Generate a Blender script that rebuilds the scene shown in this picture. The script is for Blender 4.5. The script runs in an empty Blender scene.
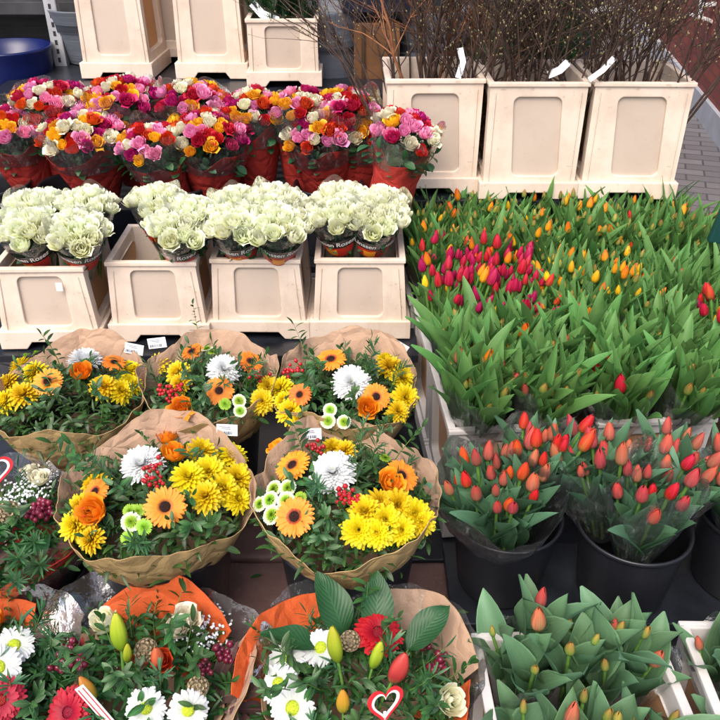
import bpy, bmesh, math, random
import numpy as np
from mathutils import Vector, Matrix, Quaternion
R = math.radians
PI = math.pi
rng = random.Random(11)
SC = bpy.context.scene
COL = SC.collection

# ------------------------------------------------------------ camera, sky, sun, exposure
CAM_Z = 1.6
TH = R(32)
cd = bpy.data.cameras.new('camera')
cd.sensor_width = 36; cd.lens = 36 * 800 / 720.0
cd.clip_start = 0.05; cd.clip_end = 200
cam = bpy.data.objects.new('camera', cd); COL.objects.link(cam)
cam.location = (0, 0, CAM_Z); cam.rotation_euler = (PI / 2 - TH, 0, 0)
SC.camera = cam
SUN_EL, SUN_AZ = R(56), R(205)          # high, from behind the photographer's left shoulder
w = bpy.data.worlds.new('World'); SC.world = w; w.use_nodes = True
nt = w.node_tree; nt.nodes.clear()
sk = nt.nodes.new('ShaderNodeTexSky'); sk.sky_type = 'NISHITA'; sk.sun_disc = False
sk.sun_elevation = SUN_EL; sk.sun_rotation = SUN_AZ
sk.air_density = 1.0; sk.dust_density = 5.0; sk.ozone_density = 0.6
bg = nt.nodes.new('ShaderNodeBackground'); bg.inputs['Strength'].default_value = 0.15
wo = nt.nodes.new('ShaderNodeOutputWorld')
nt.links.new(sk.outputs[0], bg.inputs[0]); nt.links.new(bg.outputs[0], wo.inputs[0])
sd = bpy.data.lights.new('sun', 'SUN'); sd.energy = 1.1; sd.angle = R(40); sd.color = (1, 0.96, 0.9)
sun = bpy.data.objects.new('sun', sd); COL.objects.link(sun)
sv = Vector((math.sin(SUN_AZ) * math.cos(SUN_EL), math.cos(SUN_AZ) * math.cos(SUN_EL), math.sin(SUN_EL)))
sun.rotation_euler = sv.to_track_quat('Z', 'Y').to_euler(); sun.location = (0, 0, 6)
SC.view_settings.view_transform = 'Standard'; SC.view_settings.look = 'None'
SC.view_settings.exposure = 1.0; SC.view_settings.gamma = 1
SC.view_settings.use_curve_mapping = False
SC.render.engine = 'CYCLES'
cy = SC.cycles
cy.max_bounces = 6; cy.diffuse_bounces = 3; cy.glossy_bounces = 2; cy.transmission_bounces = 3
cy.transparent_max_bounces = 28; cy.caustics_reflective = False; cy.caustics_refractive = False
cy.use_denoising = True; cy.use_adaptive_sampling = True; cy.adaptive_threshold = 0.02

CY, SY = math.cos(TH), math.sin(TH)
def at(px, py, z):
    """the point at height z that the photograph (720 px) shows at px, py"""
    x, u = (px - 360) / 800, (360 - py) / 800
    d = Vector((x, CY + u * SY, -SY + u * CY))
    return Vector((0, 0, CAM_Z)) + d * ((z - CAM_Z) / d.z)
def at_y(px, py, Y):
    x, u = (px - 360) / 800, (360 - py) / 800
    d = Vector((x, CY + u * SY, -SY + u * CY))
    return Vector((0, 0, CAM_Z)) + d * (Y / d.y)

# ------------------------------------------------------------ object helpers
class MB:
    def __init__(s): s.v = []; s.f = []; s.m = []; s.c = []
    def add(s, vs, fs, mat=0, cs=None, M=None):
        o = len(s.v)
        for i, p in enumerate(vs):
            s.v.append(tuple(M @ Vector(p)) if M is not None else tuple(p))
            s.c.append(cs[i] if cs is not None else (0.5, 0.5, 0.5))
        for f in fs: s.f.append(tuple(o + i for i in f)); s.m.append(mat)
    def merge(s, o, M=None, dm=0):
        k = len(s.v)
        for p in o.v: s.v.append(tuple(M @ Vector(p)) if M is not None else p)
        s.c += o.c
        s.f += [tuple(k + i for i in f) for f in o.f]; s.m += [m + dm for m in o.m]
    def grid(s, P, mat=0, C=None, close=False, M=None):
        n, m = len(P), len(P[0]); vs = [p for r in P for p in r]
        cs = [c for r in C for c in r] if C else None
        fs = []
        for i in range(n - 1):
            for j in range(m if close else m - 1):
                k = (j + 1) % m
                fs.append((i * m + j, i * m + k, (i + 1) * m + k, (i + 1) * m + j))
        s.add(vs, fs, mat, cs, M)
    def box(s, c, d, mat=0, M=None):
        x, y, z = c; a, b, h = d[0] / 2, d[1] / 2, d[2] / 2
        vs = [(x + i * a, y + j * b, z + k * h) for i in (-1, 1) for j in (-1, 1) for k in (-1, 1)]
        s.add(vs, [(0, 1, 3, 2), (4, 6, 7, 5), (0, 4, 5, 1), (2, 3, 7, 6), (0, 2, 6, 4), (1, 5, 7, 3)], mat, None, M)
    def lathe(s, prof, n=24, mat=0, M=None, capb=False, capt=False):
        P = [[(r * math.cos(2 * PI * j / n), r * math.sin(2 * PI * j / n), z) for j in range(n)] for r, z in prof]
        C = [[(i / (len(prof) - 1), j / n, .5) for j in range(n)] for i in range(len(prof))]
        s.grid(P, mat, C, True, M)
        if capb: s.add(P[0], [tuple(range(n))[::-1]], mat, None, M)
        if capt: s.add(P[-1], [tuple(range(n))], mat, None, M)
    def tube(s, pts, rad, n=6, mat=0, cs=None):
        pts = [Vector(p) for p in pts]; P = []; C = []
        prev = None
        for i, p in enumerate(pts):
            d = (pts[min(i + 1, len(pts) - 1)] - pts[max(i - 1, 0)])
            if d.length < 1e-9: d = Vector((0, 0, 1))
            d.normalize()
            a = prev - d * prev.dot(d) if prev is not None else d.orthogonal()
            if a.length < 1e-6: a = d.orthogonal()
            a.normalize(); prev = a; b = d.cross(a)
            r = rad[i] if isinstance(rad, (list, tuple)) else rad
            P.append([tuple(p + (a * math.cos(2 * PI * j / n) + b * math.sin(2 * PI * j / n)) * r) for j in range(n)])
            C.append([(i / max(1, len(pts) - 1), j / n, .5) for j in range(n)])
        s.grid(P, mat, C, True)
        s.add(P[-1], [tuple(range(n))], mat, C[-1])
    def ball(s, c, r, mat=0, n=8, m=6, sq=(1, 1, 1), rnd=.5):
        P = []; C = []
        for i in range(m + 1):
            t = PI * i / m
            P.append([(c[0] + sq[0] * r * math.sin(t) * math.cos(2 * PI * j / n), c[1] + sq[1] * r * math.sin(t) * math.sin(2 * PI * j / n), c[2] - sq[2] * r * math.cos(t)) for j in range(n)])
            C.append([(i / m, j / n, rnd) for j in range(n)])
        s.grid(P, mat, C, True)
    def mesh(s, name, mats, smooth=True, flat=()):
        me = bpy.data.meshes.new(name); me.from_pydata(s.v, [], s.f)
        for m in mats: me.materials.append(m)
        me.polygons.foreach_set('material_index', s.m)
        me.polygons.foreach_set('use_smooth', [smooth and (m not in flat) for m in s.m])
        at_ = me.attributes.new('pc', 'FLOAT_COLOR', 'POINT')
        a = np.ones((len(s.v), 4), dtype=np.float32); a[:, :3] = np.array(s.c, dtype=np.float32)
        at_.data.foreach_set('color', a.ravel())
        me.update()
        return me

def link(name, data, parent=None, M=None):
    o = bpy.data.objects.new(name, data); COL.objects.link(o)
    if parent is not None: o.parent = parent
    if M is not None: o.matrix_basis = M
    return o
def tag(o, label=None, cat=None, group=None, kind=None):
    if label: o['label'] = label
    if cat: o['category'] = cat
    if group: o['group'] = group
    if kind: o['kind'] = kind
    return o
def thing(name, loc, label, cat, group=None, rz=0, rx=0):
    o = bpy.data.objects.new(name, None); COL.objects.link(o); o.empty_display_size = .05
    o.location = loc; o.rotation_euler = (rx, 0, rz)
    return tag(o, label, cat, group)
def structure(name, mb, mats, smooth=False):
    return tag(link(name, mb.mesh(name, mats, smooth)), kind='structure')
def bevelled(mb, name, mats, wd=.003, seg=2, smooth=False, weld=True):
    """mesh with its hard edges rounded"""
    me = mb.mesh(name, mats, smooth)
    bm = bmesh.new(); bm.from_mesh(me)
    if weld: bmesh.ops.remove_doubles(bm, verts=bm.verts, dist=1e-5)
    bmesh.ops.recalc_face_normals(bm, faces=bm.faces)
    es = [e for e in bm.edges if len(e.link_faces) == 2 and e.calc_face_angle(0) > R(28)]
    if es: bmesh.ops.bevel(bm, geom=es, offset=wd, segments=seg, profile=.6, affect='EDGES', clamp_overlap=True)
    bm.to_mesh(me); bm.free()
    return me
def orient(p, d, roll=0, sc=1):
    q = Vector(d).normalized().to_track_quat('Z', 'Y')
    s_ = Matrix.Diagonal((sc, sc, sc, 1)) if not isinstance(sc, tuple) else Matrix.Diagonal((*sc, 1))
    return Matrix.Translation(p) @ q.to_matrix().to_4x4() @ Matrix.Rotation(roll, 4, 'Z') @ s_

# ------------------------------------------------------------ materials
class NT:
    def __init__(s, name):
        s.m = bpy.data.materials.new(name); s.m.use_nodes = True; s.t = s.m.node_tree; s.t.nodes.clear()
        s.out = s.n('ShaderNodeOutputMaterial')
    def n(s, ty, **k):
        nd = s.t.nodes.new(ty)
        for a, b in k.items(): setattr(nd, a, b)
        return nd
    def l(s, a, b): s.t.links.new(a, b)
    def noise(s, scale, detail=3, vec=None, rough=.5):
        n = s.n('ShaderNodeTexNoise'); n.inputs['Scale'].default_value = scale; n.inputs['Detail'].default_value = detail
        n.inputs['Roughness'].default_value = rough
        s.l(vec if vec is not None else s.obj(), n.inputs['Vector']); return n.outputs['Fac']
    def obj(s):
        if not hasattr(s, '_o'): s._o = s.n('ShaderNodeTexCoord').outputs['Object']
        return s._o
    def attr(s):
        if not hasattr(s, '_a'):
            a = s.n('ShaderNodeAttribute'); a.attribute_name = 'pc'
            sp = s.n('ShaderNodeSeparateColor'); s.l(a.outputs['Color'], sp.inputs[0]); s._a = sp
        return s._a
    def ramp(s, fac, stops, interp='LINEAR'):
        r = s.n('ShaderNodeValToRGB'); e = r.color_ramp.elements; r.color_ramp.interpolation = interp
        while len(e) < len(stops): e.new(.5)
        for i, (p, c) in enumerate(stops): e[i].position = p; e[i].color = (*c, 1) if len(c) == 3 else c
        s.l(fac, r.inputs[0]); return r.outputs[0]
    def math(s, op, a, b=None):
        m = s.n('ShaderNodeMath', operation=op)
        for i, x in enumerate((a, b)):
            if x is None: continue
            if isinstance(x, (int, float)): m.inputs[i].default_value = x
            else: s.l(x, m.inputs[i])
        return m.outputs[0]
    def mix(s, fac, a, b, mode='MIX'):
        m = s.n('ShaderNodeMix', data_type='RGBA', blend_type=mode)
        for i, x in ((0, fac), (6, a), (7, b)):
            if isinstance(x, (int, float)): m.inputs[i].default_value = x
            elif isinstance(x, tuple): m.inputs[i].default_value = (*x, 1)
            else: s.l(x, m.inputs[i])
        return m.outputs[2]
    def hsv(s, col, h=None, v=None, sat=None):
        m = s.n('ShaderNodeHueSaturation')
        s.l(col, m.inputs['Color'])
        for k, x in (('Hue', h), ('Value', v), ('Saturation', sat)):
            if x is None: continue
            if isinstance(x, (int, float)): m.inputs[k].default_value = x
            else: s.l(x, m.inputs[k])
        return m.outputs[0]
    def bump(s, h, strength=.3, dist=.002):
        b = s.n('ShaderNodeBump'); b.inputs['Strength'].default_value = strength; b.inputs['Distance'].default_value = dist
        s.l(h, b.inputs['Height']); return b.outputs[0]
    def bsdf(s, col, rough=.5, spec=.4, bump=None, metal=0, sss=0):
        p = s.n('ShaderNodeBsdfPrincipled')
        if isinstance(col, tuple): p.inputs['Base Color'].default_value = (*col, 1)
        else: s.l(col, p.inputs['Base Color'])
        if isinstance(rough, (int, float)): p.inputs['Roughness'].default_value = rough
        else: s.l(rough, p.inputs['Roughness'])
        p.inputs['Specular IOR Level'].default_value = spec; p.inputs['Metallic'].default_value = metal
        if bump is not None: s.l(bump, p.inputs['Normal'])
        return p.outputs[0]
    def fin(s, sh): s.l(sh, s.out.inputs[0]); return s.m
    def transl(s, sh, col, f=.3):
        t = s.n('ShaderNodeBsdfTranslucent')
        if isinstance(col, tuple): t.inputs[0].default_value = (*col, 1)
        else: s.l(col, t.inputs[0])
        m = s.n('ShaderNodeMixShader'); m.inputs[0].default_value = f
        s.l(sh, m.inputs[1]); s.l(t.outputs[0], m.inputs[2]); return m.outputs[0]
    def rand(s):
        if not hasattr(s, '_r'): s._r = s.n('ShaderNodeObjectInfo').outputs['Random']
        return s._r

def petal_mat(name, stops, rough=.5, tr=.3, hue=.015, val=.25, streak=.25, spec=.35):
    """colour runs from petal base (0) to tip (1); every flower and petal differs a little"""
    n = NT(name); a = n.attr()
    c = n.ramp(a.outputs[0], stops)
    cv = n.n('ShaderNodeCombineXYZ'); n.l(n.math('MULTIPLY', a.outputs[1], 14), cv.inputs[0]); n.l(n.math('MULTIPLY', a.outputs[0], 1.5), cv.inputs[1]); n.l(n.math('MULTIPLY', a.outputs[2], 40), cv.inputs[2])
    st = n.noise(1.0, 2, cv.outputs[0])
    v = n.math('ADD', n.math('MULTIPLY', n.math('SUBTRACT', st, .5), streak * 2), 1)
    v = n.math('ADD', v, n.math('MULTIPLY', n.math('SUBTRACT', n.rand(), .5), val))
    v = n.math('ADD', v, n.math('MULTIPLY', n.math('SUBTRACT', a.outputs[2], .5), val * .7))
    h = n.math('ADD', n.math('MULTIPLY', n.math('SUBTRACT', n.rand(), .5), hue * 2), .5)
    c = n.hsv(c, h, v)
    return n.fin(n.transl(n.bsdf(c, rough, spec, n.bump(st, .25, .001)), c, tr))
def simple(name, col, rough=.5, spec=.4, nz=None, amt=.2, bump=0, metal=0, rnd=0, tr=0, bs=None):
    n = NT(name)
    c = col
    if nz:
        f = n.noise(nz, 4)
        c = n.ramp(f, [(.3, tuple(x * (1 - amt) for x in col)), (.7, tuple(min(1, x * (1 + amt)) for x in col))])
        b = n.bump(n.noise(bs or nz * 3, 4), bump, .003) if bump else None
    else: b = None
    if rnd:
        if isinstance(c, tuple):
            rg = n.n('ShaderNodeRGB'); rg.outputs[0].default_value = (*c, 1); c = rg.outputs[0]
        c = n.hsv(c, None, n.math('ADD', 1 - rnd / 2, n.math('MULTIPLY', n.rand(), rnd)))
    s_ = n.bsdf(c, rough, spec, b, metal)
    if tr: s_ = n.transl(s_, c, tr)
    return n.fin(s_)
M = {}
# roses
M['r_red'] = petal_mat('rose_red', [(0, (.28, .012, .01)), (.6, (.5, .012, .016)), (1, (.62, .02, .02))])
M['r_pink'] = petal_mat('rose_pink', [(0, (.65, .4, .4)), (.5, (.8, .2, .42)), (1, (.88, .38, .6))])
M['r_mag'] = petal_mat('rose_magenta', [(0, (.3, .01, .05)), (.6, (.42, .008, .1)), (1, (.55, .02, .17))])
M['r_yel'] = petal_mat('rose_yellow', [(0, (.7, .35, .02)), (.6, (.85, .42, .015)), (1, (.9, .5, .03))])
M['r_org'] = petal_mat('rose_orange', [(0, (.8, .4, .02)), (.6, (.86, .27, .01)), (1, (.88, .31, .02))])
M['r_cream'] = petal_mat('rose_cream', [(0, (.45, .5, .2)), (.5, (.78, .74, .5)), (1, (.86, .82, .66))], val=.12, streak=.1)
M['r_bi'] = petal_mat('rose_orange_red', [(0, (.85, .5, .03)), (.45, (.75, .12, .01)), (1, (.6, .025, .012))])
M['r_white'] = petal_mat('rose_white_green', [(0, (.42, .52, .14)), (.45, (.84, .88, .5)), (1, (.93, .94, .78))], val=.1, streak=.06, tr=.25)
# composite flowers
M['g_org'] = petal_mat('gerbera_orange', [(0, (.8, .33, .03)), (.35, (.82, .25, .018)), (1, (.88, .31, .04))], val=.15)
M['g_red'] = petal_mat('gerbera_red', [(0, (.3, .0, .01)), (1, (.5, .008, .012))])
M['g_eye'] = simple('gerbera_eye', (.03, .012, .01), .8, .2, 300, .5)
M['g_ring'] = petal_mat('gerbera_ring', [(0, (.2, .03, .01)), (1, (.62, .17, .03))])
M['g_rring'] = petal_mat('gerbera_red_ring', [(0, (.12, .0, .01)), (1, (.4, .015, .03))])
M['m_yel'] = petal_mat('chrysanthemum_yellow', [(0, (.5, .34, .008)), (.5, (.78, .57, .01)), (1, (.84, .67, .02))], val=.14, tr=.4)
M['m_wht'] = petal_mat('chrysanthemum_white', [(0, (.75, .8, .66)), (.4, (.86, .88, .86)), (1, (.9, .91, .92))], val=.04, streak=.03, tr=.45)
M['d_wht'] = petal_mat('daisy_white', [(0, (.6, .64, .56)), (1, (.72, .73, .74))], val=.05, streak=.1)
M['d_eye'] = simple('daisy_eye', (.45, .55, .03), .7, .3, 400, .4, .6)
M['s_grn'] = petal_mat('button_green', [(0, (.12, .3, .02)), (1, (.38, .6, .05))])
M['s_wht'] = petal_mat('button_white', [(0, (.4, .55, .15)), (1, (.85, .88, .75))], val=.05)
# greens
def leafm(name, base, tip, hue=.02, val=.5, rough=.42, tr=.25, vein=.12, spec=.45):
    n = NT(name); a = n.attr()
    c = n.ramp(a.outputs[0], [(0, base), (1, tip)])
    mid = n.math('ABSOLUTE', n.math('SUBTRACT', a.outputs[1], .5))
    c = n.mix(n.math('MULTIPLY', n.math('LESS_THAN', mid, .04), vein * 3), c, tuple(min(1, x * 2 + .03) for x in tip))
    h = n.math('ADD', n.math('MULTIPLY', n.math('SUBTRACT', n.rand(), .5), hue * 2), .5)
    v = n.math('ADD', n.math('MULTIPLY', n.math('SUBTRACT', a.outputs[2], .5), val), n.math('ADD', .85, n.math('MULTIPLY', n.rand(), .3)))
    c = n.hsv(c, h, v)
    return n.fin(n.transl(n.bsdf(c, rough, spec), c, tr))
M['leaf'] = leafm('sprig_leaf', (.02, .06, .015), (.04, .12, .025))
M['fern'] = leafm('fine_leaf', (.025, .085, .03), (.05, .15, .05))
def veined(name, c0, c1):
    n = NT(name); a = n.attr(); mid = n.math('ABSOLUTE', n.math('SUBTRACT', a.outputs[1], .5))
    w_ = n.math('FRACT', n.math('SUBTRACT', n.math('MULTIPLY', a.outputs[0], 11), n.math('MULTIPLY', mid, 8)))
    v = n.math('MAXIMUM', n.math('LESS_THAN', w_, .1), n.math('LESS_THAN', mid, .022)); f = n.noise(35, 4)
    c = n.mix(f, c0, c1); c = n.mix(n.math('MULTIPLY', v, .28), c, tuple(x * 2.0 for x in c1))
    h = n.math('ADD', n.math('ABSOLUTE', n.math('SUBTRACT', w_, .5)), n.math('MULTIPLY', f, .8))
    return n.fin(n.transl(n.bsdf(c, .45, .4, n.bump(h, .35, .002)), c, .2))
M['bigleaf'] = veined('broad_leaf', (.012, .055, .016), (.022, .09, .026))
M['roseleaf'] = leafm('rose_leaf', (.02, .07, .025), (.03, .1, .035))
M['purpleleaf'] = leafm('purple_leaf', (.08, .05, .045), (.12, .06, .055))
M['stem'] = simple('green_stem', (.1, .22, .04), .5, .4, 60, .2)
def tulip_leaf(name, base, tip, val=.4):
    n = NT(name); a = n.attr()
    cv = n.n('ShaderNodeCombineXYZ'); n.l(n.math('MULTIPLY', a.outputs[1], 26), cv.inputs[0]); n.l(n.math('MULTIPLY', a.outputs[0], 1.2), cv.inputs[1]); n.l(n.math('MULTIPLY', a.outputs[2], 40), cv.inputs[2])
    st = n.noise(1, 2, cv.outputs[0])
    c = n.ramp(a.outputs[0], [(0, base), (.75, tip), (1, tuple(min(1, x * 1.25) for x in tip))])
    ed = n.math('GREATER_THAN', n.math('ABSOLUTE', n.math('SUBTRACT', a.outputs[1], .5)), .46)
    c = n.mix(n.math('MULTIPLY', ed, .5), c, tuple(min(1, x * 1.6 + .03) for x in tip))
    v = n.math('ADD', n.math('MULTIPLY', n.math('SUBTRACT', st, .5), .5), n.math('ADD', .82, n.math('MULTIPLY', a.outputs[2], val)))
    v = n.math('ADD', v, n.math('MULTIPLY', n.math('SUBTRACT', n.rand(), .5), .25))
    h = n.math('ADD', n.math('MULTIPLY', n.math('SUBTRACT', a.outputs[2], .5), .03), .5)
    c = n.hsv(c, h, v)
    return n.fin(n.transl(n.bsdf(c, .5, .35, n.bump(st, .3, .001)), c, .35))
M['t_field'] = tulip_leaf('tulip_leaf_fresh', (.085, .2, .05), (.105, .24, .064))
M['t_blue'] = tulip_leaf('tulip_leaf_blue_green', (.06, .14, .07), (.085, .19, .1))
M['t_front'] = tulip_leaf('tulip_leaf_front', (.075, .17, .08), (.12, .24, .12))
def tulip_bud(name, base, mid, tip):
    """petals with a dull green flame up the middle, paler edges and fine veins"""
    n = NT(name); a = n.attr(); c = n.ramp(a.outputs[0], [(0, base), (.3, mid), (1, tip)])
    cv = n.n('ShaderNodeCombineXYZ'); n.l(n.math('MULTIPLY', a.outputs[1], 22), cv.inputs[0]); n.l(n.math('MULTIPLY', a.outputs[0], 1.6), cv.inputs[1]); n.l(n.math('ADD', n.math('MULTIPLY', a.outputs[2], 40), n.math('MULTIPLY', n.rand(), 90)), cv.inputs[2])
    st = n.noise(1.0, 3, cv.outputs[0]); mid_ = n.math('ABSOLUTE', n.math('SUBTRACT', a.outputs[1], .5))
    fl = n.math('MULTIPLY', n.math('MAXIMUM', n.math('SUBTRACT', 1, n.math('MULTIPLY', mid_, 4.2)), 0), n.math('MAXIMUM', n.math('SUBTRACT', n.math('ADD', 1.05, n.math('MULTIPLY', n.math('SUBTRACT', n.rand(), .5), .8)), n.math('MULTIPLY', a.outputs[0], 1.25)), 0))
    c = n.mix(n.math('MINIMUM', n.math('MULTIPLY', fl, n.math('ADD', .25, st)), .8), c, tuple(x * .55 + y * .6 for x, y in zip(base, mid)))
    c = n.mix(n.math('MULTIPLY', n.math('GREATER_THAN', mid_, .44), .35), c, tuple(min(1, x * 1.25 + .06) for x in tip))
    v = n.math('ADD', n.math('ADD', n.math('MULTIPLY', n.math('SUBTRACT', st, .5), 1.0), 1), n.math('MULTIPLY', n.math('SUBTRACT', n.rand(), .5), .35))
    c = n.hsv(c, n.math('ADD', n.math('MULTIPLY', n.math('SUBTRACT', n.rand(), .5), .03), .5), v)
    return n.fin(n.transl(n.bsdf(c, .42, .35, n.bump(st, .5, .0015)), c, .25))
M['b_red'] = tulip_bud('tulip_red', (.2, .22, .05), (.5, .05, .02), (.7, .03, .015))
M['b_coral'] = tulip_bud('tulip_coral', (.2, .18, .1), (.4, .1, .08), (.58, .07, .045))
M['b_pinkg'] = tulip_bud('tulip_dusky', (.13, .2, .06), (.35, .13, .08), (.5, .08, .05))
M['b_mag'] = tulip_bud('tulip_magenta', (.3, .1, .03), (.42, .006, .05), (.5, .008, .07))
M['b_yel'] = tulip_bud('tulip_yellow', (.3, .35, .03), (.75, .42, .01), (.85, .5, .015))
M['b_org'] = tulip_bud('tulip_orange', (.35, .35, .03), (.8, .3, .01), (.85, .17, .01))
M['b_grn'] = tulip_bud('tulip_green', (.1, .22, .05), (.2, .3, .06), (.42, .22, .05))
M['lily_g'] = petal_mat('lily_green', [(0, (.15, .28, .02)), (.6, (.36, .46, .03)), (1, (.5, .5, .04))], rough=.35)
M['lily_o'] = petal_mat('lily_orange', [(0, (.3, .35, .04)), (.5, (.5, .28, .03)), (1, (.55, .2, .03))], rough=.35)
M['lily_r'] = petal_mat('lily_red', [(0, (.3, .25, .08)), (.3, (.5, .07, .05)), (1, (.6, .1, .06))], rough=.35)
M['berry_r'] = simple('red_berry', (.4, .012, .02), .25, .5, rnd=.4)
M['berry_d'] = simple('wine_berry', (.14, .01, .03), .25, .5, rnd=.4)
M['gyp'] = simple('tiny_white_flower', (.85, .86, .88), .7, .2)
M['scab'] = simple('dry_seed', (.3, .24, .15), .9, .1, 200, .5, .5)
# papers, plastics
def kraft(name, col, dots=False):
    n = NT(name); f = n.noise(9, 5); g = n.noise(220, 3)
    c = n.ramp(f, [(.25, tuple(x * .82 for x in col)), (.75, tuple(min(1, x * 1.12) for x in col))])
    c = n.mix(n.math('MULTIPLY', g, .22), c, tuple(x * .6 for x in col))
    vo = n.n('ShaderNodeTexVoronoi', feature='DISTANCE_TO_EDGE'); vo.inputs['Scale'].default_value = 16
    wv = n.n('ShaderNodeVectorMath', operation='ADD'); nz = n.n('ShaderNodeTexNoise'); nz.inputs['Scale'].default_value = 12; n.l(n.obj(), nz.inputs['Vector'])
    sc_ = n.n('ShaderNodeVectorMath', operation='SCALE'); sc_.inputs['Scale'].default_value = .05; n.l(nz.outputs['Color'], sc_.inputs[0]); n.l(n.obj(), wv.inputs[0]); n.l(sc_.outputs[0], wv.inputs[1]); n.l(wv.outputs[0], vo.inputs['Vector'])
    cr_ = n.math('MINIMUM', n.math('MULTIPLY', vo.outputs['Distance'], 3.), .6)
    b = n.bump(n.math('ADD', n.math('ADD', n.noise(24, 4, rough=.6), cr_), n.math('MULTIPLY', g, .12)), .8, .006)
    return n.fin(n.transl(n.bsdf(c, .72, .25, b), c, .22))
M['kraft_in'] = kraft('kraft_inside', (.56, .37, .255))
M['kraft_out'] = kraft('kraft_outside', (.47, .325, .15))
M['paper_or'] = kraft('orange_paper', (.72, .13, .035))
M['paper_red'] = kraft('wine_red_paper', (.5, .045, .035))
M['paper_red_in'] = kraft('wine_red_paper_in', (.55, .08, .06))
def film(name, tint=(.985, .99, 1), amt=.06, cren=30, painted_haze=.03):
    n = NT(name)
    f1 = n.noise(cren, 4, rough=.65)
    b = n.bump(f1, .9, .006)
    tr = n.n('ShaderNodeBsdfTransparent'); tr.inputs[0].default_value = (*tint, 1)
    gl = n.n('ShaderNodeBsdfGlossy'); gl.inputs['Roughness'].default_value = .1; gl.inputs[0].default_value = (1, 1, 1, 1)
    n.l(b, gl.inputs['Normal'])
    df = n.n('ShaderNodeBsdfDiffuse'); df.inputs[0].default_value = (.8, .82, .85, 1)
    fr = n.n('ShaderNodeFresnel'); fr.inputs[0].default_value = 1.45; n.l(b, fr.inputs['Normal'])
    fac = n.math('MINIMUM', n.math('ADD', n.math('MULTIPLY', fr.outputs[0], 1.8), amt * .35), .8)
    m1 = n.n('ShaderNodeMixShader'); n.l(fac, m1.inputs[0]); n.l(tr.outputs[0], m1.inputs[1]); n.l(gl.outputs[0], m1.inputs[2])
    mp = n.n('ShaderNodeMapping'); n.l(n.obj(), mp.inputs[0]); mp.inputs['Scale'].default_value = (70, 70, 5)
    painted_glint = n.math('MULTIPLY', n.math('MAXIMUM', n.math('SUBTRACT', n.noise(1, 3, mp.outputs[0], .6), .6), 0), 2.2)  # diffuse white streaks painted along the creases for the film's glossy highlights
    m2 = n.n('ShaderNodeMixShader'); n.l(n.math('ADD', n.math('MULTIPLY', painted_glint, .5), n.math('ADD', n.math('MULTIPLY', n.math('GREATER_THAN', f1, .56), painted_haze * .7), painted_haze * .6)), m2.inputs[0]); n.l(m1.outputs[0], m2.inputs[1]); n.l(df.outputs[0], m2.inputs[2])  # pale haze mixed into the colour as the film's sheen
    return n.fin(m2.outputs[0])
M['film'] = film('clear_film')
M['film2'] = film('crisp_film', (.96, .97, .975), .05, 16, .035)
M['band'] = simple('printed_black_band', (.012, .012, .014), .3, .5)
M['band_red'] = simple('printed_red', (.5, .03, .02), .35, .5)
M['band_yel'] = simple('printed_orange', (.8, .3, .02), .35, .5)
M['print_w'] = simple('white_print', (.85, .85, .83), .5, .3)
M['print_d'] = simple('dark_print', (.05, .08, .05), .5, .3)
M['sticker'] = simple('white_sticker', (.82, .83, .84), .5, .4)
M['ink'] = simple('sticker_ink', (.1, .13, .2), .5, .3)
def plastic(name, col, rough=.42, dirt=.6, sc=7, warm=(.5, .4, .3)):
    n = NT(name); f = n.noise(sc, 6, rough=.65); g = n.noise(90, 4, rough=.7)
    cv = n.n('ShaderNodeMapping'); n.l(n.obj(), cv.inputs[0]); cv.inputs['Scale'].default_value = (60, 60, 4)
    s_ = n.noise(1, 3, cv.outputs[0])
    fac = n.math('MULTIPLY', n.math('MAXIMUM', n.math('SUBTRACT', f, .45), 0), dirt * 2.4)
    fac = n.math('ADD', fac, n.math('MULTIPLY', n.math('GREATER_THAN', g, .66), dirt * .35))
    fac = n.math('ADD', fac, n.math('MULTIPLY', n.math('MAXIMUM', n.math('SUBTRACT', s_, .55), 0), dirt * 1.1))
    rg = n.n('ShaderNodeRGB'); rg.outputs[0].default_value = (*col, 1)
    sp = n.noise(26, 2, rough=.9); fac = n.math('MINIMUM', n.math('ADD', fac, n.math('MULTIPLY', n.math('GREATER_THAN', sp, .68), dirt * .5)), 1)
    c = n.mix(fac, rg.outputs[0], tuple(x * y for x, y in zip(col, warm)))
    c = n.hsv(c, None, n.math('ADD', .94, n.math('MULTIPLY', n.rand(), .1)))
    return n.fin(n.bsdf(c, n.math('ADD', rough, n.math('MULTIPLY', f, .15)), .4, n.bump(g, .12, .001)))
M['crate'] = plastic('cream_plastic', (.72, .6, .5))
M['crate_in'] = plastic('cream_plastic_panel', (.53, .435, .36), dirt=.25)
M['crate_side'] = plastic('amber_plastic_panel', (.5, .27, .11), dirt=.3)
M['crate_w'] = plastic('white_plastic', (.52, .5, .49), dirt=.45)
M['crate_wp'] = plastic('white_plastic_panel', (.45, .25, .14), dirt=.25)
M['black'] = plastic('black_plastic', (.012, .013, .017), .28, .2, 9, (3.5, 3.5, 3.5))
M['board'] = simple('black_wet_board', (.012, .014, .02), .35, .5, 14, .5, .3)
M['soil'] = simple('dark_soil', (.02, .016, .012), .95, .1, 90, .5, 1)
M['tape_w'] = simple('white_tape', (.82, .84, .88), .5, .4)
M['stick_w'] = simple('white_pick', (.85, .83, .8), .4, .5)
M['stick_r'] = simple('red_pick', (.6, .02, .03), .35, .5)
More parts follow.
